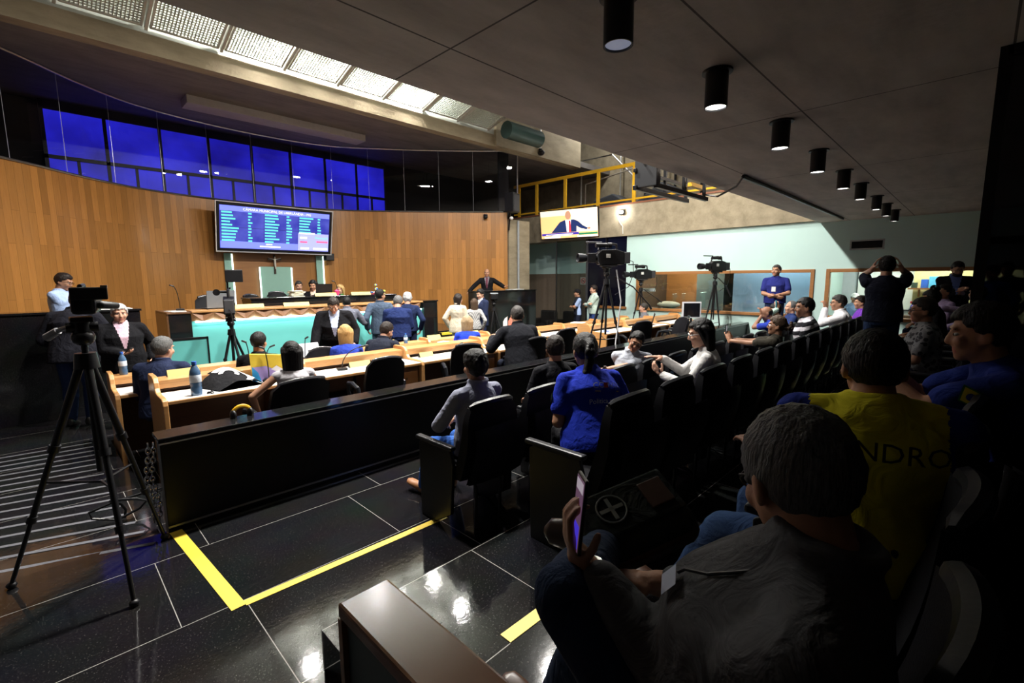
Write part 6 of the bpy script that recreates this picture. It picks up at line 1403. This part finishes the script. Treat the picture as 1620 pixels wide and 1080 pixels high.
person('man in glasses and grey patterned shirt in the third row', (5.9, .36), T3, 100, sit=True, s=.95, lean=4, head=(4, 4, 0), hair='short', hm=HX, top=C_('grey patterned shirt', (.05, .05, .055), 'blotch', (.2, .2, .21), 22.), sleeve='short', pants=denimd, glasses=True, skin_='m', fat=1.15, voxel=.009)
person('man in bright blue sweater standing behind the tinted screen', (11.3, -.14), T3, 140, s=.98, head=(0, 12, 0), hair='short', hm=HB, top=C_('bright blue sweater', (.04, .14, .5)), pants=denimd, fat=1.15)
person('dim man in dark jacket farthest right against the vent wall', (12.0, -.33), T3, 160, s=1.02, head=(0, 12, 0), hair='short', hm=HB, top=suitk, jacket=True, pants=blackc)
p26 = person('man in navy shirt with white badge standing with clasped hands by the window', (11.5, 3.2), T3, 196, s=1.04, head=(-28, -2, 0), hair='crop', hm=HX, top=C_('navy shirt', (.02, .025, .16)), sleeve='short', pants=C_('dark jeans', (.012, .02, .06)), rh=(.0, .19, 1.0), lh=(-.02, .22, 1.02), rhd=(-.7, .3, -.2), lhd=(.7, .3, -.3), elbow=((1, -.3, -.3), (-1, -.3, -.3)), fat=1.2, skin_='m', voxel=.009)
patch_on(p26, [(-.0, .2), (.075, .2), (.075, .3), (-.0, .3)], 'badge', M_white, 1, .012)
# ================= PLENARY
person('man in pale blue shirt and glasses behind the left tribune', (.29, 9.78), .25, -28, s=1.02, head=(0, 22, 0), hair='short', hm=HD, top=bshirt, sleeve='short', pants=denimd, glasses=True, rh=(-.12, .26, 1.12), lh=(.12, .3, 1.1), skin_='m', fat=1.1)
person('hunched man in long dark coat with his back turned behind the left tripod', (.38, 8.62), PF3, 62, s=1.1, lean=14, head=(-20, 30, 0), hair='short', hm=HB, top=C_('dark coat', (.014, .014, .02)), jacket=True, pants=C_('coat jeans', (.02, .035, .1)), fat=1.35, rh=(.2, .45, 1.1), lh=(-.25, .3, .95))
p29 = person('white haired man in pink shirt and black blazer looking at his phone', (.715, 7.86), PF3, 272, s=.985, head=(0, 6, 0), hair='short', hm=HW, top=suitk, jacket=True, inner=C_('pink shirt', (.62, .42, .52)), pants=navyp, fat=1.28, rh=(.06, .3, 1.03), rhd=(-.6, .6, .1), rhn=(0, .2, 1), lh=(-.3, .05, .9), skin_='l', voxel=.007)
phone(p29, 1, 'dark phone in the hand of the white haired man', None, (.09, 0, .03), .9, (0, -.5, .6))
PZ = PF2+.09
person('grey haired man in navy suit at the leftmost far desk', (.92, 6.38), PZ, 58, sit=True, s=1.07, lean=6, head=(-20, 8, 0), hair='short', hm=HG, top=suitn, jacket=True, pants=navyp, fat=1.2, skin_='l')
person('dark haired man in black at the far desk behind the colourful bag', (1.9, 6.38), PZ, 62, sit=True, s=1.04, lean=6, head=(-15, 5, 0), hair='crop', hm=HB, top=C_('black jumper', (.01, .01, .012)), pants=navyp, fat=1.05, skin_='m')
person('blonde woman in royal blue jacket at the far desk before the heavy man', (3.04, 6.38), PZ, 78, sit=True, s=1.05, lean=10, head=(-8, 5, 0), fem=True, hair='bob', hm=HL, top=C_('royal blue jacket', (.03, .06, .4)), pants=navyp, skin_='l', fat=1.1)
person('bearded man in dark jacket looking down at the far desk', (3.7, 6.38), PZ, 30, sit=True, s=1.08, lean=16, head=(-12, 28, 0), hair='short', hm=HD, top=C_('ink jacket', (.015, .018, .03)), jacket=True, pants=navyp, beard=True, skin_='l', fat=1.1)
person('ash blonde woman in bright blue top at the far desk', (5.3, 6.38), PZ, 60, sit=True, s=1.04, lean=6, head=(-10, 4, 0), fem=True, hair='bob', hm=HA, top=C_('bright cobalt top', (.02, .05, .55)), pants=navyp, skin_='l', fat=1.15)
person('woman with long dark hair and white sleeveless top at the first desk', (1.74, 4.86), PF1, 82, sit=True, s=1.0, lean=6, head=(-6, 4, 0), fem=True, hair='long', hm=HB, top=C_('white tank top', (.6, .58, .62)), sleeve='none', pants=C_('flowered skirt', (.7, .4, .3), 'blotch', (.8, .7, .6), 22.), lh=(-.32, .06, .55), rh=(.2, .4, .82), skin_='m', voxel=.008, elbow=(None, (-1, -.2, 0)))
person('broad man in black suit leaning on the fourth desk, back turned', (5.1, 4.95), PF1, 66, sit=True, s=1.16, lean=18, head=(-14, 10, 0), hair='crop', hm=HX, top=C_('charcoal suit', (.009, .0095, .013)), jacket=True, pants=navyp, fat=1.2, seat_h=.55, skin_='m', lh=(-.25, .42, .85), voxel=.009)
person('heavy man in black suit leaning over the desks facing the viewer', (3.42, 7.55), PF3, 244, s=1.02, lean=20, head=(0, 34, 0), hair='short', hm=HD, top=suitk, jacket=True, inner=C_('light blue shirt', (.45, .52, .75)), pants=blackc, fat=1.5, rh=(.33, .36, .78), lh=(-.3, .25, .85), skin_='l', voxel=.007)
person('man in grey suit with his back turned leaning on the dais counter', (4.35, 9.0), PF3, 66, s=.97, lean=14, head=(0, 15, 0), hair='crop', hm=HB, top=suitg, jacket=True, pants=navyp, skin_='m', rh=(.25, .4, 1.15))
person('man in slate blue suit standing at the dais, head turned right', (5.02, 8.85), PF3, 68, s=1.04, head=(-60, 0, 0), hair='short', hm=HB, top=suits, jacket=True, pants=suits, skin_='m')
person('heavy man in dark blue shirt and jeans standing with his back turned', (4.78, 7.78), PF3, 62, s=.99, head=(-15, 28, 0), lean=4, hair='short', hm=HG, top=C_('dark blue shirt', (.012, .022, .085)), pants=C_('plenary jeans', (.025, .05, .16)), fat=1.4, rh=(.12, .3, 1.02), lh=(-.12, .3, 1.02), skin_='l')
person('grey haired man in dark blue beyond the heavy blue shirted man', (5.42, 8.45), PF3, 60, s=1.0, head=(-10, 18, 0), hair='curly', hm=HW, top=C_('ink blue shirt', (.012, .02, .06)), pants=denimd, fat=1.15, skin_='l')
person('woman in cream jacket with short dark hair standing in the aisle', (6.57, 8.2), PF3, 20, s=.97, head=(-10, 6, 0), fem=True, hair='bob', hm=HD, top=C_('cream jacket', (.6, .52, .4)), jacket=True, pants=C_('cream trousers', (.55, .47, .37)), fat=1.15, skin_='l', rh=(.1, .25, 1.0))
person('woman in black and white patterned blouse with long brown hair', (7.16, 8.35), PF3, 56, s=.89, head=(0, 4, 0), fem=True, hair='long', hm=HBR, top=C_('patterned blouse', (.012, .012, .014), 'check', (.7, .7, .7), 50., 30), pants=blackc, skin_='l')
person('dark haired man in navy suit facing the two women in the aisle', (7.62, 8.65), PF3, 172, s=1.02, head=(8, 14, 0), hair='short', hm=HB, top=suitn, jacket=True, inner=wshirt, pants=suitn, skin_='l', lh=(-.05, .25, 1.0))
person('bald orator in black suit with arms spread at the right tribune', (9.45, 10.42), .45, 226, s=1.0, head=(0, 2, 0), hair='bald', hm=HX, top=suitk, jacket=True, inner=C_('dark grey shirt', (.16, .13, .15)), tie=C_('wine tie', (.12, .03, .05)), pants=blackc, rh=(.52, .24, 1.0), lh=(-.5, .22, 1.12), lhd=(-.8, .5, .1), lhn=(0, .3, 1), skin_='m', elbow=((.8, -.4, -.5), (-.8, -.4, -.5)))
person('dark haired woman in black with coloured scarf on the dais', (4.64, 11.28), DF, 240, sit=True, s=1.02, head=(-10, 14, 0), fem=True, hair='long', hm=HB, top=blackc, inner=C_('floral scarf', (.7, .35, .3), 'check', (.7, .65, .5), 40.), jacket=True, pants=blackc, skin_='m')
person('man in white shirt behind the black chair back on the dais', (4.58, 12.0), DF, 260, sit=True, s=1.0, head=(0, 14, 0), hair='crop', hm=HX, top=wshirt, pants=blackc, skin_='l')
person('blonde woman in green on the dais beside the dark haired woman', (5.3, 11.28), DF-.1, 225, sit=True, s=1.0, head=(-25, 8, 0), fem=True, hair='bob', hm=HL, top=C_('green dress', (.02, .3, .05)), pants=blackc, skin_='l')
vest = C_('dark guard vest', (.015, .018, .03))
p46 = person('guard in black cap, pale blue shirt and dark vest with folded arms', (11.5, 8.62), PF3, 140, s=.97, head=(0, 5, 0), hair='crop', hm=HB, cap=C_('black cap', (.01, .01, .012)), top=vest, sleeve='short', sleeve_m=bshirt, pants=navyp, rh=(-.13, .18, 1.13), lh=(.13, .2, 1.1), rhd=(-.9, .1, .1), lhd=(.9, .1, .1), elbow=((.8, .1, -.8), (-.8, .1, -.8)), skin_='m')
person('man in pale green shirt with folded arms beside the guard', (11.6, 8.1), PF3, 145, s=1.04, head=(-4, 2, 0), hair='short', hm=HD, top=C_('pale mint shirt', (.5, .62, .55)), sleeve='long', collar=True, pants=C_('mid jeans', (.03, .06, .2)), rh=(-.14, .2, 1.14), lh=(.14, .22, 1.11), rhd=(-.9, .1, .1), lhd=(.9, .1, .1), skin_='l', fat=1.15, elbow=((.8, .1, -.8), (-.8, .1, -.8)))
person('man in glasses seated low at the far desks before the green wall', (11.25, 6.26), PZ-.0, 118, sit=True, s=1.02, head=(0, 6, 0), hair='crop', hm=HX, top=C_('mid grey shirt', (.14, .14, .16)), sleeve='short', pants=navyp, glasses=M_white, skin_='l')
person('person in jeans and white sneakers walking in at the left edge', (-.98, 6.75), -.09, 8, s=1.0, hair='short', hm=HB, top=C_('edge tee', (.3, .3, .3)), sleeve='short', pants=denim, shoes=M_sneak, feet=((.12, .34, .09), (-.12, .1, .085)))
run_jobs()
w = bpy.data.worlds.new('world'); S.world = w; w.use_nodes = True; w.node_tree.nodes['Background'].inputs[0].default_value = (.02, .02, .025, 1); w.node_tree.nodes['Background'].inputs[1].default_value = .1
S.view_settings.view_transform = 'Standard'; S.view_settings.look = 'None'; S.view_settings.gamma = 1; S.view_settings.exposure = 0
S.view_settings.use_curve_mapping = False
S.cycles.use_denoising = True
